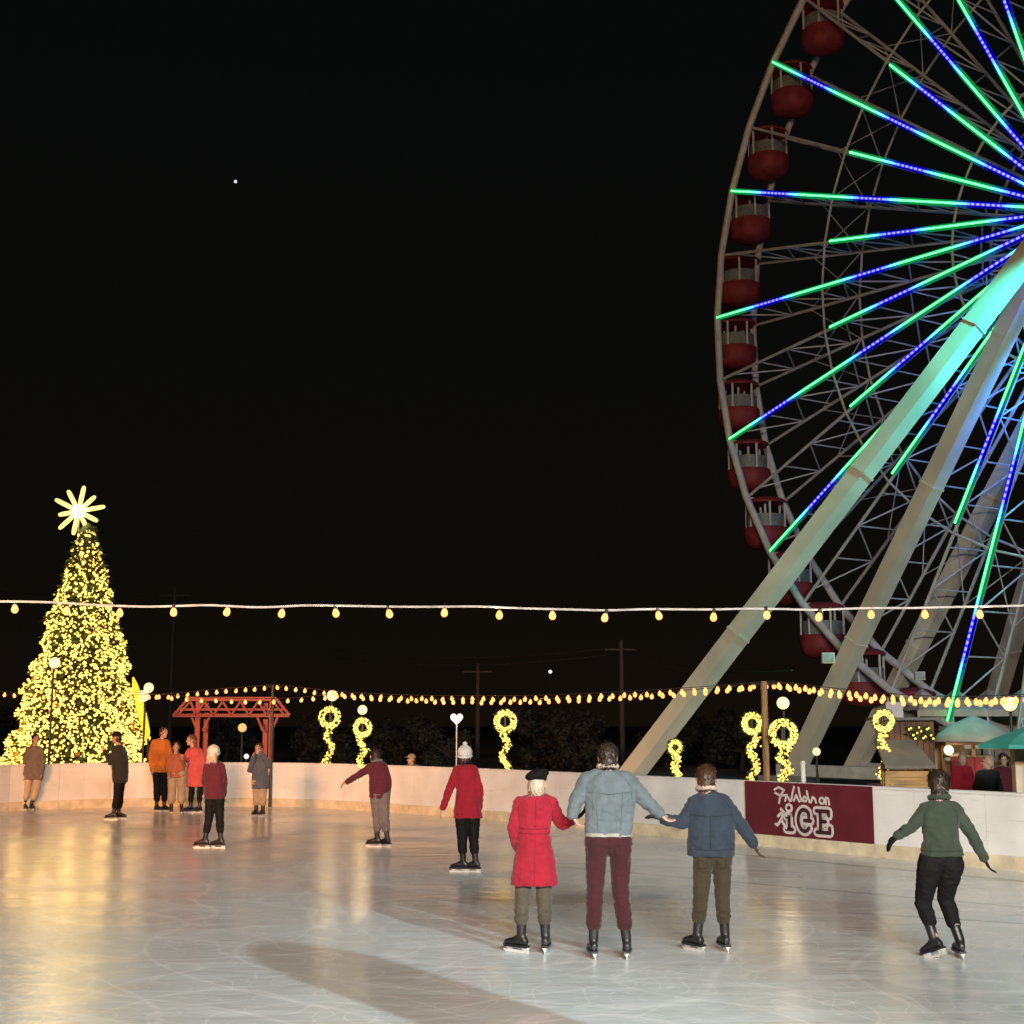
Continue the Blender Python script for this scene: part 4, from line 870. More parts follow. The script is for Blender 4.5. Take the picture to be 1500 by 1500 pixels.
# ================================================================== PEOPLE
def remesh(mb, m, name, parent, voxel, smooth_it=3, wr=0.0, wsc=7.0, seed=0.0, st=1.0):
    """fuse overlapping closed shapes into one continuous skin"""
    off = base_of(parent); me = mb.mesh(name, m, off); o = bpy.data.objects.new(name, me); col.objects.link(o)
    md = o.modifiers.new('r', 'REMESH'); md.mode = 'VOXEL'; md.voxel_size = voxel; md.use_smooth_shade = True
    ms = o.modifiers.new('s', 'SMOOTH'); ms.factor = 0.5; ms.iterations = smooth_it
    dg = bpy.context.evaluated_depsgraph_get(); ev = o.evaluated_get(dg); me2 = bpy.data.meshes.new_from_object(ev, depsgraph=dg)
    o.modifiers.clear(); o.data = me2; bpy.data.meshes.remove(me); me2.name = name
    if not me2.materials: me2.materials.append(m)
    if wr:
        nv = len(me2.vertices); co = np.empty(nv * 3, 'f'); no = np.empty(nv * 3, 'f'); me2.vertices.foreach_get('co', co); me2.vertices.foreach_get('normal', no)
        co = co.reshape(-1, 3); no = no.reshape(-1, 3); d = np.empty(nv, 'f')
        for i in range(nv):
            x, y, z = co[i]; v1 = mnoise.noise((x * wsc + seed, y * wsc, z * wsc * st)); v2 = mnoise.noise((x * wsc * 2.3 + seed, y * wsc * 2.3 + 9, z * wsc * 2.3 * st + x * 8))
            d[i] = (1 - abs(v1) * 2.2) * 0.6 + v2 * 0.5
        co += no * (d * wr)[:, None]; me2.vertices.foreach_set('co', co.ravel()); me2.update()
    me2.polygons.foreach_set('use_smooth', [True] * len(me2.polygons)); o.parent = parent
    return o
SKIN = mat('skin', (0.50, 0.28, 0.20), 0.55, var=0.06, scale=10); BOOT = mat('black_skate_leather', (0.015, 0.013, 0.013), 0.4, var=0.2); BLADE = mat('skate_blade_steel', (0.75, 0.74, 0.72), 0.3, 0.35, var=0.05)
BOOTTRIM = mat('skate_lace_grey', (0.20, 0.165, 0.145), 0.7)

def add_hand(k, wr_, d, side, face, scale=1.0, curl=0.5):
    """palm and five fingers; d forearm direction, side = unit vector towards the thumb"""
    d = Vector(d).normalized(); th = Vector(side); th = (th - d * th.dot(d)).normalized(); nrm_ = d.cross(th)
    S = scale
    for u in (-0.026, -0.009, 0.009, 0.026): k.capsule(wr_ + th * u * 0.6 * S, wr_ + d * 0.085 * S + th * u * S, 0.016 * S, 0.0125 * S, 8)
    for u, ln in ((-0.029, 0.062), (-0.010, 0.078), (0.010, 0.083), (0.029, 0.072)):
        a = wr_ + d * 0.085 * S + th * u * S; b = a + (d * math.cos(curl * .7) + nrm_ * math.sin(curl * .7)) * ln * 0.55 * S; c_ = b + (d * math.cos(curl * 1.8) + nrm_ * math.sin(curl * 1.8)) * ln * 0.5 * S
        k.capsule(a, b, 0.0095 * S, 0.0088 * S, 8); k.capsule(b, c_, 0.0088 * S, 0.0072 * S, 8)
    a = wr_ + d * 0.022 * S + th * 0.026 * S; b = a + (d * 0.7 + th * 0.75) * 0.045 * S; c_ = b + (d * 0.95 + th * 0.3 + nrm_ * 0.3) * 0.032 * S
    k.capsule(a, b, 0.013 * S, 0.0105 * S, 8); k.capsule(b, c_, 0.0105 * S, 0.008 * S, 8)

def person(label, foot_px, J, top_rows, top_col, leg_col, face=(0, 1), hair=None, hat=None, vox=0.012, glove=None, collar=None, skates=True, toes=None, long_rows=None, Y=None, sleeve=(0.068, 0.056, 0.045), thigh=(0.092, 0.064, 0.05), head_scale=1.0, belt=None, depth=0.60, lifts=(0, 0), pitches=(0, 0), shirt=None, z0=0.0, hair_len=0.0, top_name='jacket', seat=True, pom=True, seams=()):
    Y = Y if Y is not None else ground(*foot_px).y
    base = Vector((xat(foot_px[0], Y), Y, z0)); th = thing('person', label, 'person', base, 'people on and around the ice')
    fwd = Vector((face[0], face[1], 0)).normalized(); rt = fwd.cross(UP)          # rt: the figure's right-hand side
    W = {}
    for n_, v in J.items():
        W[n_] = at(v[0], v[1], Y) + Vector((0, v[2] if len(v) > 2 else 0, 0))
    mk = 1 if rt.x >= 0 else -1
    hd = W['head']; nk = W['neck']; hs = head_scale
    # joints under the clothes
    for sd in 'LR':
        if 'an' + sd not in W: continue
        a_ = W['an' + sd]
    k = MB(); Mh = Matrix((rt, fwd, UP)).transposed()
    k.ball(hd + UP * 0.02 * hs, (0.076 * hs, 0.094 * hs, 0.098 * hs), 14, 10, Mh); k.ball(hd + fwd * 0.022 * hs - UP * 0.05 * hs, (0.058 * hs, 0.072 * hs, 0.072 * hs), 12, 8, Mh)
    k.capsule(hd + fwd * 0.088 * hs + UP * 0.0, hd + fwd * 0.108 * hs - UP * 0.028 * hs, 0.010, 0.016, 8)     # nose
    k.capsule(hd + fwd * 0.085 * hs + UP * 0.028 + rt * 0.03, hd + fwd * 0.085 * hs + UP * 0.028 - rt * 0.03, 0.012, 0.012, 8)  # brow
    k.capsule(hd + fwd * 0.083 * hs - UP * 0.062 + rt * 0.02, hd + fwd * 0.083 * hs - UP * 0.062 - rt * 0.02, 0.010, 0.010, 8)  # lips
    k.ball(hd + fwd * 0.07 * hs - UP * 0.098 * hs, 0.024, 8, 6)                                                # chin
    for sg in (1, -1): k.ball(hd + rt * sg * 0.078 * hs - UP * 0.012 - fwd * 0.005, (0.012, 0.026, 0.034), 8, 6, Mh)
    pel = (W['hipL'] + W['hipR']) / 2; shm = (W['shL'] + W['shR']) / 2
    k.capsule(nk - UP * 0.03, hd - UP * 0.05 - fwd * 0.012, 0.056, 0.050, 10); k.capsule(shm - UP * .06, nk - UP * .02, 0.055, 0.055, 10); k.capsule(pel, shm - UP * 0.08, 0.055, 0.06, 10)
    k.capsule(W['shL'].lerp(shm, .25) - UP * .02, W['shR'].lerp(shm, .25) - UP * .02, 0.045, 0.045, 8)
    for sd in 'LR':
        k.capsule(W['sh' + sd].lerp(shm, .12) - UP * .02, W['el' + sd], 0.042, 0.034, 8); k.capsule(W['el' + sd], W['wr' + sd], 0.034, 0.025, 8)
        fd = (W['wr' + sd] - W['el' + sd]).normalized(); 
        if 'ha' + sd in W: fd = (W['ha' + sd] - W['wr' + sd]).normalized()
        sgn_side = fwd * 0.9 + UP * 0.3
        if not glove: add_hand(k, W['wr' + sd], fd, sgn_side, fwd, 0.95, 0.5)
        k.capsule(W['hip' + sd], W['kn' + sd], 0.050, 0.038, 8); k.capsule(W['kn' + sd], W['an' + sd], 0.038, 0.030, 8)
    k.capsule(W['hipL'] + UP * .04, W['hipR'] + UP * .04, 0.05, 0.05, 10)
    remesh(k, SKIN, 'body', th, min(vox * 0.6, 0.0085), 2)
    body = th.children[-1] if th.children else None
    if glove:
        for sd in 'LR':
            k = MB(); fd = (W['wr' + sd] - W['el' + sd]).normalized()
            if 'ha' + sd in W: fd = (W['ha' + sd] - W['wr' + sd]).normalized()
            k.capsule(W['wr' + sd] - fd * 0.05, W['wr' + sd] + fd * .01, 0.036, 0.03, 8); add_hand(k, W['wr' + sd], fd, fwd * 0.9 + UP * 0.3, fwd, 1.0, 0.4); remesh(k, glove, 'glove', th, min(vox * 0.6, 0.0085), 2)
    # eyes
    for sg in (1, -1):
        k = MB(); k.ball(hd + fwd * 0.083 * hs + rt * sg * 0.031 + UP * 0.008, 0.011, 8, 6); build('eye', k, mat('dark_eye', (0.02, 0.015, 0.012), 0.2), th, True)
    # upper garment from its outline rows
    def rows_loft(k, rows, dpt, dmin=0.0):
        n = 20; rings = []
        for row in rows:
            y, xl, xr = row[:3]; a_, b_ = at(xl, y, Y), at(xr, y, Y); c_ = (a_ + b_) / 2; hw_ = abs(b_.x - a_.x) / 2; dd = max(dmin, hw_ * dpt) if len(row) < 4 else row[3]
            dyy = row[4] if len(row) > 4 else 0.0
            rg = []
            for j in range(n):
                t = 2 * math.pi * j / n; cx, sx = math.cos(t), math.sin(t); ee = 0.82
                rg.append(c_ + Vector((math.copysign(abs(cx) ** ee, cx) * hw_, math.copysign(abs(sx) ** ee, sx) * dd + dyy, 0)))
            rings.append(rg)
        k.loft(rings)
    k = MB(); rows_loft(k, top_rows, depth, 0.105)
    for sd in 'LR':
        sh = W['sh' + sd]; el = W['el' + sd]; wr_ = W['wr' + sd]
        k.capsule(sh.lerp(shm, .15), el, sleeve[0], sleeve[1], 12); k.capsule(el, wr_, sleeve[1], sleeve[2], 12)
        k.capsule(sh.lerp(shm, .15), shm.lerp(nk, .3), sleeve[0], 0.075, 12)
    tp = remesh(k, top_col, top_name, th, vox, 2, 0.013, 9.0, foot_px[0] * .37, 1.5)
    trees_ = {}
    def stitch(target, polys, m_, nm_, rr_=0.0035):
        me_ = target.data; bv = BVHTree.FromPolygons([v.co + base for v in me_.vertices], [p.vertices[:] for p in me_.polygons])
        for pl in polys:
            pts = []
            for (x0_, y0_), (x1_, y1_) in zip(pl, pl[1:]):
                nst = max(2, int(math.hypot(x1_ - x0_, y1_ - y0_) / 3))
                for q in range(nst + 1):
                    x_, y_ = x0_ + (x1_ - x0_) * q / nst, y0_ + (y1_ - y0_) * q / nst; d_ = Vector(ray(x_, y_)).normalized()
                    h_ = bv.ray_cast(at(x_, y_, Y - 1.2), d_)
                    if h_[0] is not None and (not pts or (h_[0] - pts[-1]).length > 0.004): pts.append(h_[0] - d_ * 0.001)
            if len(pts) > 2: k_ = MB(); k_.tube(pts, rr_, 5); build(nm_, k_, m_, target, True)
    for grp, m_, pl in seams:
        if grp == 'top': stitch(tp, pl, m_, 'seam')
    if collar:
        k = MB()
        pts = [nk + (rt * math.cos(t) * 0.078 + fwd * math.sin(t) * 0.078) + UP * (0.012 - 0.016 * math.sin(t)) for t in np.linspace(0, 2 * math.pi, 20)[:-1]]
        k.tube(pts, 0.026, 8, closed=True); build('collar', k, collar, tp, True)
    if belt:
        k = MB(); y_, xl, xr = belt[0]; rows_loft(k, [(y_ + 2.5, xl - 1, xr + 1), (y_ - 2.5, xl - 1, xr + 1)], depth * 1.03, 0.1); build(belt[2] if len(belt) > 2 else 'belt', k, belt[1], tp, True)
    # trousers
    k = MB()
    for sd in 'LR':
        hp_, kn, an = W['hip' + sd], W['kn' + sd], W['an' + sd].copy(); an.z = z0 + (0.147 if skates else 0.085) + lifts['LR'.index(sd)]
        k.capsule(hp_, kn, thigh[0], thigh[1], 12); zl = z0 + (0.290 if skates else 0.2) + lifts['LR'.index(sd)]; tt_ = max(0.3, min(1, (kn.z - zl) / max(.05, kn.z - an.z))); k.capsule(kn, kn.lerp(an, tt_), thigh[1], thigh[2] * 1.20, 12)
        calf = kn.lerp(an, 0.30) - fwd * 0.012; k.capsule(kn.lerp(an, .15), calf, thigh[1] * .95, thigh[1] * 0.98, 10)
    tw_ = thigh[0] * (1.08 if seat else 0.85); k.capsule(W['hipL'] + UP * .05, W['hipR'] + UP * .05, tw_, tw_, 12)
    if seat:
      for sd in 'LR': k.capsule(W['hip' + sd] + UP * .03 - fwd * .012, W['hip' + sd] - UP * .05 - fwd * .02, thigh[0], thigh[0] * .94, 12)
    tr_ = remesh(k, leg_col, 'trousers', th, vox, 2, 0.009, 9.0, foot_px[0] * .11, 2.2)
    for grp, m_, pl in seams:
        if grp == 'leg': stitch(tr_, pl, m_, 'seam')
    # skates or boots
    for i_, sd in enumerate('LR'):
        an = W['an' + sd].copy(); td = toes[i_] if toes else (face[0], face[1]); t_ = Vector((td[0], td[1], 0)).normalized(); sx = t_.cross(UP)
        gz = z0 + (0.062 if skates else 0.0) + lifts[i_]; an0 = Vector((an.x, an.y, gz))
        Mp = Matrix((sx, t_, UP)).transposed() @ Matrix.Rotation(pitches[i_], 3, 'X')
        def T(x, y, z): return an0 + Mp @ Vector((x, y, z))
        bt = MB()
        sec = [(-0.070, 0.026, 0.065), (-0.045, 0.034, 0.095), (0.0, 0.037, 0.115), (0.05, 0.039, 0.088), (0.10, 0.041, 0.065), (0.145, 0.038, 0.053), (0.175, 0.026, 0.042)]
        rings = []
        for yy, ww, hh in sec:
            rings.append([T(ww * math.cos(t), yy, max(0.0, hh * 0.5 + hh * 0.5 * math.sin(t))) for t in np.linspace(0, 2 * math.pi, 15)[:-1]])
        bt.loft(rings); sh0 = T(0, -0.005, 0.085); shd = (W['kn' + sd] - sh0).normalized(); bt.capsule(sh0, sh0 + shd * 0.12, 0.043, 0.047, 12)
        bo = remesh(bt, BOOT, 'skate' if skates else 'boot', th, min(vox, 0.011), 2)
        cf = MB(); cf.tube([sh0 + shd * 0.125, sh0 + shd * 0.147], 0.050, 14); build('cuff', cf, BOOTTRIM if skates else BOOT, bo, True)
        sl_ = MB(); sl_.loft([[T(ww, yy, z_) for ww, z_ in ((-w2, -0.012), (w2, -0.012), (w2, 0.008), (-w2, 0.008))] for yy, w2 in ((-0.08, 0.030), (0.0, 0.036), (0.1, 0.043), (0.16, 0.038), (0.188, 0.02))]); build('sole', sl_, BOOT, bo)
        if skates:
            bl = MB(); pr = [(-0.09, -0.060), (0.17, -0.061), (0.20, -0.048), (0.195, -0.036), (-0.09, -0.038)]
            bl._add([T(-0.003, y, z) for y, z in pr] + [T(0.003, y, z) for y, z in pr], [tuple(range(5)), tuple(range(9, 4, -1))] + [(i, (i + 1) % 5, 5 + (i + 1) % 5, 5 + i) for i in range(5)])
            for yy in (-0.05, 0.12): bl.loft([[T(-0.006, yy - .03, -.038), T(.006, yy - .03, -.038), T(.006, yy + .03, -.038), T(-.006, yy + .03, -.038)], [T(-0.02, yy - .035, -.011), T(.02, yy - .035, -.011), T(.02, yy + .035, -.011), T(-.02, yy + .035, -.011)]])
            build('blade', bl, BLADE, bo)
    # hair and hat
    if hair:
        hk = 0.86 if hat else 1.0; k = MB(); k.ball(hd + UP * (0.038 if not hat else 0.02) - fwd * 0.018, (0.088 * hs * hk, 0.098 * hs * hk, 0.092 * hs * hk), 14, 10, Mh); k.ball(hd - fwd * 0.045 - UP * 0.02, (0.078 * hs, 0.06 * hs, 0.085 * hs), 12, 8, Mh)
        if hair_len:
            for u in (-0.05, -0.02, 0.02, 0.05): k.capsule(hd - fwd * 0.065 + rt * u, hd - fwd * 0.075 + rt * u * 1.25 - UP * (0.09 + hair_len), 0.038, 0.03, 8)
        hr_ = remesh(k, hair, 'hair', th, min(vox, 0.010), 2, 0.005, 44.0, foot_px[0], 0.35)
        rh = np.random.default_rng(int(foot_px[0])); me = hr_.data; nv = len(me.vertices); k = MB()
        for q in rh.integers(0, nv, 420):
            v = me.vertices[int(q)]; p_ = v.co + base; nm = v.normal
            if (p_ - hd).dot(fwd) > 0.055 and p_.z < hd.z + 0.05: continue
            if hat and p_.z > hd.z - 0.01: continue
            tn_ = (Vector((0, 0, -1)) + Vector(rh.normal(size=3)) * 0.35 - fwd * 0.2); tn_ = (tn_ - nm * tn_.dot(nm)).normalized(); sd_ = nm.cross(tn_) * rh.uniform(0.004, 0.008); ln = rh.uniform(0.03, 0.06)
            a_ = p_ - tn_ * 0.01 - nm * .002; b_ = p_ + tn_ * ln * 0.6 + nm * rh.uniform(0.002, 0.010); c_ = p_ + tn_ * ln + nm * rh.uniform(-0.002, 0.018)
            k._add([a_ - sd_, a_ + sd_, b_ + sd_, b_ - sd_, c_], [(0, 1, 2, 3), (3, 2, 4)])
        lk = build('hair_locks', k, hair, hr_, recalc=False); lk['kind'] = 'stuff'
    if hat:
        hm, kind = hat; k = MB()
        if kind == 'knit':
            k.ball(hd + UP * 0.055 * hs - fwd * .008, (0.102 * hs, 0.112 * hs, 0.105 * hs), 14, 10, Mh); k.capsule(hd + UP * 0.03 - fwd * 0.075 * hs, hd + UP * 0.02 - fwd * 0.05, 0.05, 0.06)
            ht = remesh(k, hm, 'knit_hat', th, min(vox, .010), 3, 0.006, 30, 3.0, 0.5)
            if pom: k = MB(); k.ball(hd + UP * 0.17 * hs, 0.034, 10, 8); build('pompom', k, hm, ht, True)
            k = MB(); k.tube([hd + UP * (0.005) + (rt * math.cos(t) * 0.090 + fwd * math.sin(t) * 0.099) * hs + UP * 0.018 * math.sin(t) for t in np.linspace(0, 2 * math.pi, 22)[:-1]], 0.017, 8, closed=True); build('brim', k, hm, ht, True)
        elif kind == 'beret':
            k.ball(hd + UP * 0.085 - fwd * 0.01, (0.112, 0.118, 0.05), 14, 10, Matrix.Rotation(R(-14), 3, 'Y') @ Mh); k.ball(hd + UP * 0.055, (0.09, 0.10, 0.04), 12, 8, Mh)
            ht = remesh(k, hm, 'beret', th, min(vox, .010), 3, 0.004, 14)
            k = MB(); k.capsule(hd + UP * 0.13, hd + UP * 0.15, 0.006, 0.005, 6); build('stem', k, hm, ht)
        elif kind == 'cap':
            k.ball(hd + UP * 0.05, (0.092, 0.104, 0.085), 14, 10, Mh); ht = remesh(k, hm, 'cap', th, min(vox, .010), 3)
            k = MB(); k.loft([[hd + fwd * f_ + rt * (w2 * sg) + UP * (0.045 + dz) for sg, dz in ((-1, 0), (1, 0), (1, .008), (-1, .008))] for f_, w2 in ((0.08, 0.075), (0.13, 0.07), (0.165, 0.04))]); build('peak', k, hm, ht)
    return th

C_RED = cloth('red_wool', (0.2649, 0.0070, 0.0195)); C_OLV = cloth('olive_trouser', (0.0663, 0.0523, 0.0335)); C_DEN = cloth('pale_denim', (0.104, 0.123, 0.135)); C_MAR = cloth('maroon_trouser', (0.0418, 0.0070, 0.0098))
C_NAV = cloth('navy_jacket', (0.0244, 0.0348, 0.0523)); C_BRN = cloth('brown_trouser', (0.0383, 0.0279, 0.0153)); C_GRN = cloth('green_knit', (0.0313, 0.0432, 0.0293)); C_BLK = mat('black_stretch', (0.008, 0.007, 0.007), 0.8, var=0.1, scale=9, bump=0.4, bscale=13, spec=0.15); C_SHR = cloth('tan_shearling', (0.45, 0.36, 0.30), bump=0.8)
C_MAJ = cloth('maroon_jacket', (0.085, 0.012, 0.020)); C_GRY = cloth('grey_trouser', (0.15, 0.12, 0.115)); C_WHT = cloth('white_knit', (0.55, 0.52, 0.48), bump=0.9); C_ORG = cloth('orange_jacket', (0.50, 0.14, 0.02)); C_BEI = cloth('beige_trouser', (0.36, 0.27, 0.18)); C_PNK = cloth('pink_coat', (0.52, 0.085, 0.085)); C_SLT = cloth('slate_jacket', (0.08, 0.085, 0.11)); C_RUS = cloth('rust_sweater', (0.34, 0.10, 0.05)); C_DRK = cloth('charcoal_jacket', (0.025, 0.022, 0.02)); C_TAU = cloth('taupe_jacket', (0.16, 0.12, 0.10))
H_BLD = mat('blonde_hair', (0.42, 0.30, 0.22), 0.5, var=0.2, scale=30, aniso=(3, 3, .4)); H_DRK = mat('dark_brown_hair', (0.028, 0.016, 0.010), 0.45, var=0.3, scale=30, aniso=(3, 3, .4)); H_BRN = mat('brown_hair', (0.06, 0.028, 0.015), 0.45, var=0.3, scale=30, aniso=(3, 3, .4)); H_RED = mat('auburn_hair', (0.16, 0.06, 0.03), 0.5, var=0.2, scale=30)
G_BLK = mat('black_glove', (0.010, 0.009, 0.009), 0.8, var=0.1, bump=0.3, spec=0.2); G_BRN = cloth('brown_glove', (0.05, 0.03, 0.018))

# red coat, holding the denim skater's hand
person('skater in a long red belted coat and black beret holding a hand', (779, 1396),
       dict(head=(787, 1149), neck=(786, 1164), shL=(759, 1177), shR=(810, 1176), elL=(752, 1214), wrL=(757, 1240, .06), elR=(823, 1208), wrR=(840, 1201), haR=(846, 1197), hipL=(771, 1252), hipR=(796, 1252), knL=(765, 1318), knR=(797, 1318), anL=(763, 1374), anR=(799, 1376)),
       [(1296, 748, 817), (1288, 749, 817), (1262, 753, 813), (1235, 758, 808), (1216, 761, 805), (1200, 758, 808), (1182, 756, 812), (1172, 763, 806), (1167, 772, 799)], C_RED, C_OLV, (0.15, 1), hair=H_BLD, hat=(mat('black_beret', (0.009, 0.007, 0.007), 0.9, var=0.1, bump=0.5, bscale=60, spec=0.1), 'beret'), vox=0.010, glove=G_BLK, toes=[(-0.75, 0.6), (0.12, 1)], sleeve=(0.064, 0.054, 0.043), thigh=(0.08, 0.066, 0.052), belt=((1217, 760, 806), C_RED, 'belt'), hair_len=0.0, top_name='coat', depth=0.66, seat=False, seams=[('top', mat('red_seam', (0.14, 0.004, 0.010), 0.9), [[(785, 1170), (784, 1212)], [(784, 1222), (783, 1294)], [(764, 1174), (759, 1186), (760, 1205)], [(805, 1174), (810, 1186), (808, 1205)], [(761, 1213), (784, 1215), (806, 1213)], [(760, 1220), (784, 1222), (807, 1220)]])])
# denim
person('tall skater in pale denim jacket and maroon trousers in the middle of the hand-holding three', (893, 1404),
       dict(head=(890, 1109), neck=(890, 1125), shL=(856, 1143), shR=(924, 1143), elL=(844, 1174), wrL=(838, 1194), haL=(842, 1200), elR=(945, 1172), wrR=(966, 1191), haR=(974, 1198), hipL=(874, 1243), hipR=(909, 1243), knL=(872, 1303), knR=(909, 1303), anL=(869, 1372), anR=(918, 1374)),
       [(1225, 858, 925), (1216, 857, 926), (1200, 858, 927), (1178, 857, 930), (1158, 855, 931), (1144, 857, 927), (1135, 868, 914), (1129, 878, 903)], C_DEN, C_MAR, (0.0, 1), hair=H_DRK, vox=0.010, collar=C_SHR, toes=[(-0.1, 1), (0.1, 1)], sleeve=(0.078, 0.063, 0.048), thigh=(0.098, 0.074, 0.056), belt=((1222, 858, 925), cloth('faded_denim_band', (0.30, 0.27, 0.23)), 'waistband'), depth=0.56, seams=[('top', mat('denim_seam', (0.075, 0.09, 0.10), 0.9), [[(861, 1160), (893, 1164), (924, 1160)], [(873, 1164), (876, 1217)], [(912, 1164), (909, 1217)], [(866, 1139), (859, 1152), (858, 1180)], [(916, 1139), (924, 1153), (927, 1180)]]), ('leg', mat('maroon_seam', (0.022, 0.005, 0.007), 0.9), [[(867, 1238), (867, 1252), (874, 1256), (881, 1252), (881, 1238), (867, 1238)], [(902, 1238), (902, 1252), (909, 1256), (916, 1252), (916, 1238), (902, 1238)], [(892, 1230), (892, 1256)]])])
# navy
person('dark haired skater in navy jacket and brown trousers at the right of the hand-holding three', (1040, 1394),
       dict(head=(1034, 1140), neck=(1035, 1157), shL=(1015, 1176), shR=(1063, 1175), elL=(1000, 1205), wrL=(972, 1200), haL=(962, 1197), elR=(1086, 1209), wrR=(1103, 1235), haR=(1109, 1247), hipL=(1030, 1258), hipR=(1058, 1258), knL=(1027, 1312), knR=(1058, 1311), anL=(1021, 1372), anR=(1062, 1374)),
       [(1253, 1008, 1075), (1246, 1007, 1076), (1225, 1008, 1076), (1200, 1010, 1075), (1184, 1010, 1073), (1172, 1016, 1064), (1164, 1024, 1048)], C_NAV, C_BRN, (0.05, 1), hair=H_BRN, vox=0.010, collar=C_SHR, glove=G_BRN, toes=[(-0.55, 0.8), (-0.15, 1)], sleeve=(0.07, 0.058, 0.046), thigh=(0.09, 0.068, 0.052), depth=0.64, seams=[('top', mat('navy_seam', (0.012, 0.017, 0.026), 0.9), [[(1012, 1193), (1040, 1197), (1072, 1193)], [(1041, 1197), (1041, 1244)], [(1009, 1244), (1041, 1246), (1075, 1244)], [(1019, 1171), (1012, 1184), (1011, 1205)], [(1060, 1171), (1071, 1184), (1074, 1205)]]), ('leg', mat('brown_seam', (0.02, 0.014, 0.008), 0.9), [[(1023, 1260), (1023, 1272), (1036, 1272), (1036, 1260)], [(1050, 1260), (1050, 1272), (1063, 1272), (1063, 1260)]])])
# green
person('bent skater in dark green jumper and black leggings balancing alone at the right', (1385, 1404),
       dict(head=(1374, 1149), neck=(1376, 1170), shL=(1352, 1186), shR=(1403, 1186), elL=(1337, 1210), wrL=(1315, 1224), haL=(1306, 1233), elR=(1424, 1223), wrR=(1441, 1256), haR=(1447, 1268), hipL=(1362, 1268), hipR=(1394, 1266), knL=(1357, 1326, .10), knR=(1391, 1318, .12), anL=(1370, 1378, -.03), anR=(1406, 1378)),
       [(1253, 1349, 1411), (1246, 1350, 1409), (1228, 1353, 1403), (1212, 1352, 1402), (1195, 1349, 1405), (1184, 1354, 1401), (1176, 1364, 1389)], C_GRN, C_BLK, (0.05, 1), hair=H_DRK, vox=0.010, glove=G_BLK, collar=C_GRN, toes=[(-0.5, 0.8), (0.05, 1)], sleeve=(0.060, 0.05, 0.04), thigh=(0.108, 0.07, 0.05), depth=0.68, lifts=(0.02, 0), pitches=(-0.35, 0), top_name='jumper', seat=False, seams=[('top', mat('green_seam', (0.014, 0.02, 0.014), 0.9), [[(1350, 1246), (1380, 1248), (1409, 1246)], [(1361, 1178), (1354, 1192), (1353, 1206)], [(1393, 1178), (1402, 1192), (1403, 1206)]])])
# white hat red jacket
person('skater in short red jacket, black trousers and white knitted hat', (684, 1278),
       dict(head=(681, 1108), neck=(682, 1119), shL=(668, 1128), shR=(696, 1128), elL=(657, 1160), wrL=(649, 1183), haL=(645, 1192), elR=(703, 1160), wrR=(702, 1184, .06), hipL=(676, 1196), hipR=(694, 1196), knL=(677, 1231), knR=(694, 1231), anL=(678, 1266), anR=(696, 1265)),
       [(1198, 664, 707), (1190, 665, 705), (1172, 667, 701), (1158, 669, 699), (1142, 667, 700), (1130, 667, 699), (1124, 673, 692)], C_RED, C_BLK, (0.1, 1), hair=H_BRN, hat=(C_WHT, 'knit'), vox=0.012, collar=C_BLK, toes=[(-1, 0.25), (-0.9, 0.4)], sleeve=(0.062, 0.053, 0.043), thigh=(0.09, 0.066, 0.05))
# maroon arm out
person('skater in maroon jacket and grey trousers stretching one arm out to the left', (556, 1241),
       dict(head=(549, 1107), neck=(552, 1116), shL=(543, 1123), shR=(563, 1122), elL=(526, 1135), wrL=(509, 1145), haL=(502, 1149), elR=(569, 1145), wrR=(567, 1166, .08), hipL=(550, 1168), hipR=(563, 1168), knL=(552, 1200), knR=(564, 1199), anL=(552, 1230), anR=(567, 1229)),
       [(1169, 541, 570), (1160, 541, 570), (1145, 541, 569), (1130, 540, 568), (1122, 543, 565), (1117, 547, 558)], C_MAJ, C_GRY, (-0.5, 0.85), hair=H_DRK, vox=0.014, collar=C_GRY, toes=[(-1, 0.2), (-0.7, 0.6)], sleeve=(0.068, 0.056, 0.044), thigh=(0.092, 0.07, 0.055))
# maroon white hat
person('skater in long maroon jacket with white knitted hat and fair hair', (310, 1243),
       dict(head=(313, 1105), neck=(314, 1114), shL=(303, 1122), shR=(325, 1122), elL=(300, 1143), wrL=(301, 1163, .08), elR=(328, 1143), wrR=(327, 1163, .06), hipL=(308, 1168), hipR=(321, 1168), knL=(306, 1200), knR=(322, 1200), anL=(300, 1230), anR=(323, 1231)),
       [(1170, 300, 329), (1158, 300, 329), (1145, 302, 328), (1132, 301, 328), (1122, 304, 325), (1116, 309, 319)], C_MAJ, C_BLK, (0.25, 1), hair=H_BLD, hat=(C_WHT, 'knit'), vox=0.014, toes=[(-1, 0.15), (-0.95, 0.25)], sleeve=(0.064, 0.056, 0.044), thigh=(0.088, 0.066, 0.05), hair_len=0.02, seat=False, pom=False, depth=0.75)
# man with camera
person('man in slate jacket and beige trousers raising both hands to his face by the boards', (380, 1196),
       dict(head=(379, 1097), neck=(380, 1105), shL=(370, 1112), shR=(390, 1112), elL=(367, 1128, -.08), wrL=(374, 1108, -.22), elR=(395, 1122, -.08), wrR=(386, 1102, -.22), hipL=(375, 1148), hipR=(386, 1148), knL=(376, 1168), knR=(385, 1168), anL=(375, 1189), anR=(385, 1189)),
       [(1155, 369, 394), (1145, 369, 394), (1130, 369, 393), (1118, 368, 392), (1111, 371, 389), (1106, 376, 384)], C_SLT, C_BEI, (-0.3, -1), hair=H_BRN, vox=0.015, sleeve=(0.066, 0.057, 0.045), thigh=(0.098, 0.078, 0.062))
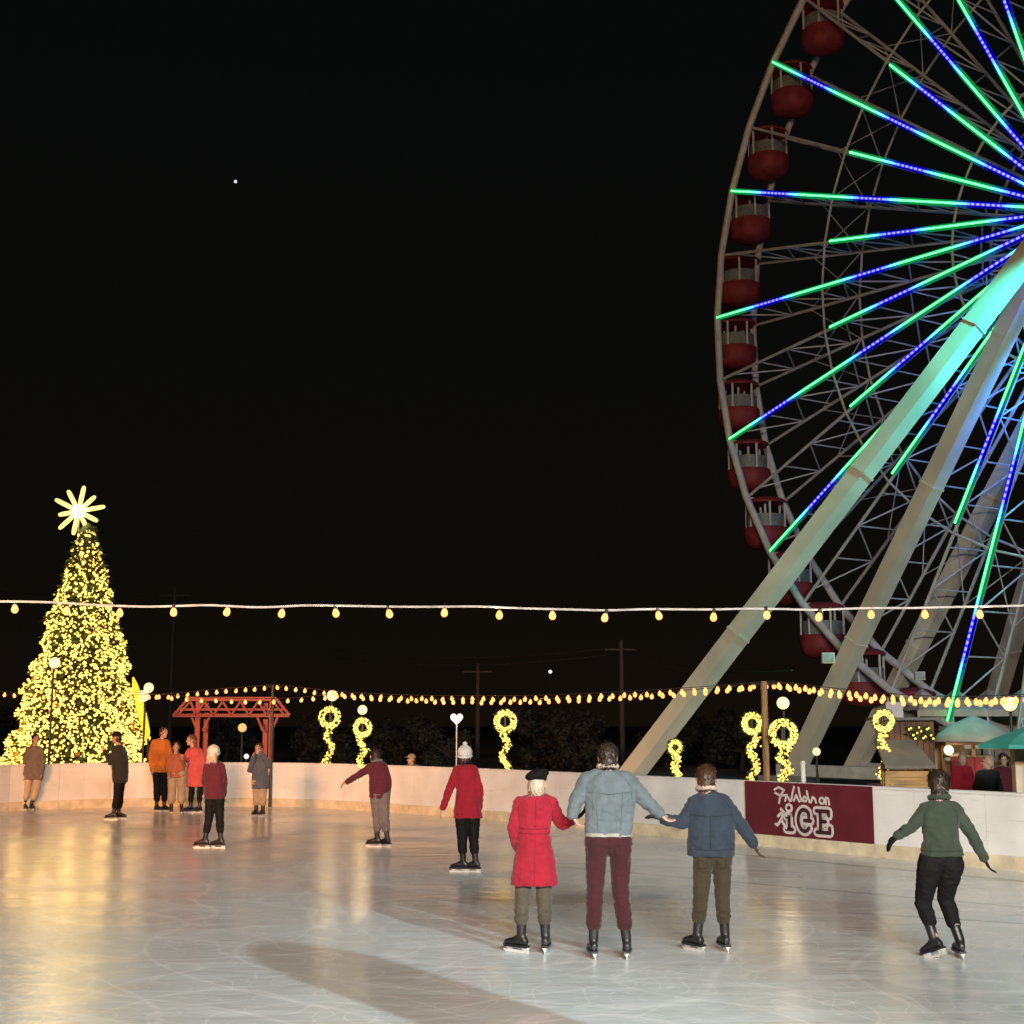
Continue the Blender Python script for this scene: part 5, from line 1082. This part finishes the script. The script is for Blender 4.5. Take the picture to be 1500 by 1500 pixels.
# dark man
person('man all in black standing side-on in front of the lit tree', (172, 1201),
       dict(head=(171, 1080), neck=(174, 1090), shL=(171, 1098, -.14), shR=(178, 1098, .14), elL=(165, 1117, -.16), wrL=(156, 1101, -.12), elR=(172, 1118, .16), wrR=(160, 1108, .10), hipL=(175, 1142, -.08), hipR=(176, 1142, .08), knL=(173, 1168, -.08), knR=(174, 1168, .08), anL=(168, 1191, -.09), anR=(172, 1192, .09)),
       [(1146, 166, 186, 0.19), (1132, 165, 187, 0.19), (1115, 165, 187, 0.21), (1102, 166, 185, 0.22), (1095, 169, 181, 0.16), (1091, 171, 178, 0.08)], C_DRK, C_BLK, (-1, 0.12), hair=H_DRK, hat=(G_BLK, 'cap'), vox=0.015, sleeve=(0.066, 0.056, 0.046), thigh=(0.095, 0.074, 0.058), toes=[(-1, 0), (1, -.2)])
# orange man
person('man in orange jacket and black trousers standing beside the pink coat', (234, 1184),
       dict(head=(240, 1073), neck=(237, 1082), shL=(224, 1088), shR=(246, 1088), elL=(221, 1108), wrL=(224, 1126, -.08), elR=(250, 1106), wrR=(252, 1121, -.12), hipL=(229, 1128), hipR=(241, 1128), knL=(230, 1151), knR=(241, 1151), anL=(230, 1175), anR=(241, 1175)),
       [(1131, 221, 247), (1122, 220, 247), (1108, 221, 247), (1095, 221, 248), (1087, 225, 245), (1083, 231, 242)], C_ORG, C_BLK, (0.8, -0.6), hair=H_BRN, vox=0.015, sleeve=(0.07, 0.06, 0.048), thigh=(0.1, 0.078, 0.06), Y=32.0)
# beige trousers
person('person in rust jumper and beige trousers between the orange jacket and the pink coat', (257, 1183),
       dict(head=(258, 1094), neck=(258, 1103), shL=(249, 1109), shR=(268, 1109), elL=(246, 1123), wrL=(250, 1133, -.12), elR=(270, 1122), wrR=(270, 1112, -.2), hipL=(252, 1136), hipR=(265, 1136), knL=(252, 1156), knR=(266, 1156), anL=(251, 1175), anR=(266, 1175)),
       [(1139, 247, 271), (1128, 247, 271), (1116, 247, 270), (1108, 250, 267), (1104, 254, 262)], C_RUS, C_BEI, (0.3, -1), hair=H_DRK, vox=0.015, sleeve=(0.062, 0.054, 0.044), thigh=(0.1, 0.09, 0.075), Y=31.4)
# pink coat
person('woman in long pink coat and dark tights reaching out to the left', (287, 1180),
       dict(head=(280, 1084), neck=(283, 1093), shL=(276, 1100), shR=(294, 1100), elL=(271, 1114, -.08), wrL=(263, 1112, -.12), elR=(298, 1116), wrR=(297, 1132), hipL=(281, 1140), hipR=(293, 1140), knL=(281, 1154), knR=(293, 1154), anL=(279, 1173), anR=(292, 1173)),
       [(1152, 273, 301), (1140, 274, 300), (1125, 275, 298), (1112, 275, 297), (1102, 276, 295), (1096, 280, 290)], C_PNK, C_BLK, (-0.8, -0.5), hair=H_RED, vox=0.015, sleeve=(0.062, 0.054, 0.044), thigh=(0.085, 0.066, 0.05), hair_len=0.08, top_name='coat', seat=False, Y=31.6)
# left edge person in front of the boards
person('person in taupe jacket and pale trousers by the boards at the far left', (44, 1187),
       dict(head=(52, 1083), neck=(51, 1092), shL=(40, 1098), shR=(61, 1098), elL=(37, 1116), wrL=(38, 1134, -.06), elR=(64, 1116), wrR=(62, 1133, -.06), hipL=(42, 1136), hipR=(55, 1136), knL=(40, 1157), knR=(53, 1157), anL=(36, 1178), anR=(46, 1178)),
       [(1142, 36, 63), (1130, 36, 63), (1115, 37, 63), (1104, 38, 63), (1097, 42, 60), (1093, 47, 56)], C_TAU, cloth('pale_trouser', (0.50, 0.36, 0.24)), (0.6, -0.8), hair=H_DRK, vox=0.016, sleeve=(0.066, 0.056, 0.045), thigh=(0.095, 0.076, 0.06))
# onlookers behind the boards
def onlooker(label, px, head_py, Yp, top, leg_, face, hair, hat=None):
    s_ = F / Yp
    def j(dx, z, dy=0): 
        return (px + dx * s_, head_py + (1.60 - z) * s_, dy)
    hz = at(px, head_py, Yp).z; off = hz - 1.60
    person(label, (px, 1200), dict(head=j(0, 1.60), neck=j(0, 1.47), shL=j(-.17, 1.38), shR=j(.17, 1.38), elL=j(-.23, 1.12), wrL=j(-.2, .9, -.1), elR=j(.23, 1.12), wrR=j(.2, .92, -.1), hipL=j(-.09, .88), hipR=j(.09, .88), knL=j(-.1, .48), knR=j(.1, .48), anL=j(-.1, .1), anR=j(.1, .1)),
           [(j(0, .82)[1], px - .19 * s_, px + .19 * s_), (j(0, 1.05)[1], px - .18 * s_, px + .18 * s_), (j(0, 1.3)[1], px - .2 * s_, px + .2 * s_), (j(0, 1.40)[1], px - .15 * s_, px + .15 * s_), (j(0, 1.46)[1], px - .08 * s_, px + .08 * s_)], top, leg_, face, hair=hair, hat=hat, vox=0.018, skates=False, Y=Yp, z0=-0.06 + max(-0.2, off))
onlooker('onlooker in a beige cap just showing above the boards', 603, 1112, 33.5, C_TAU, C_BLK, (-1, -.4), H_BRN, (cloth('beige_cap', (0.33, 0.24, 0.16)), 'cap'))
onlooker('onlooker in dark red jacket among the stalls at the right', 1470, 1113, 27.5, C_MAJ, C_BLK, (-.3, -1), H_DRK)
onlooker('onlooker in red jacket beside the red fronted stall', 1410, 1112, 30.0, C_RED, C_BLK, (.4, 1), H_BLD)
onlooker('onlooker in charcoal jacket near the white post among the stalls', 1447, 1116, 25.0, C_DRK, C_BRN, (-1, .2), H_BLD)
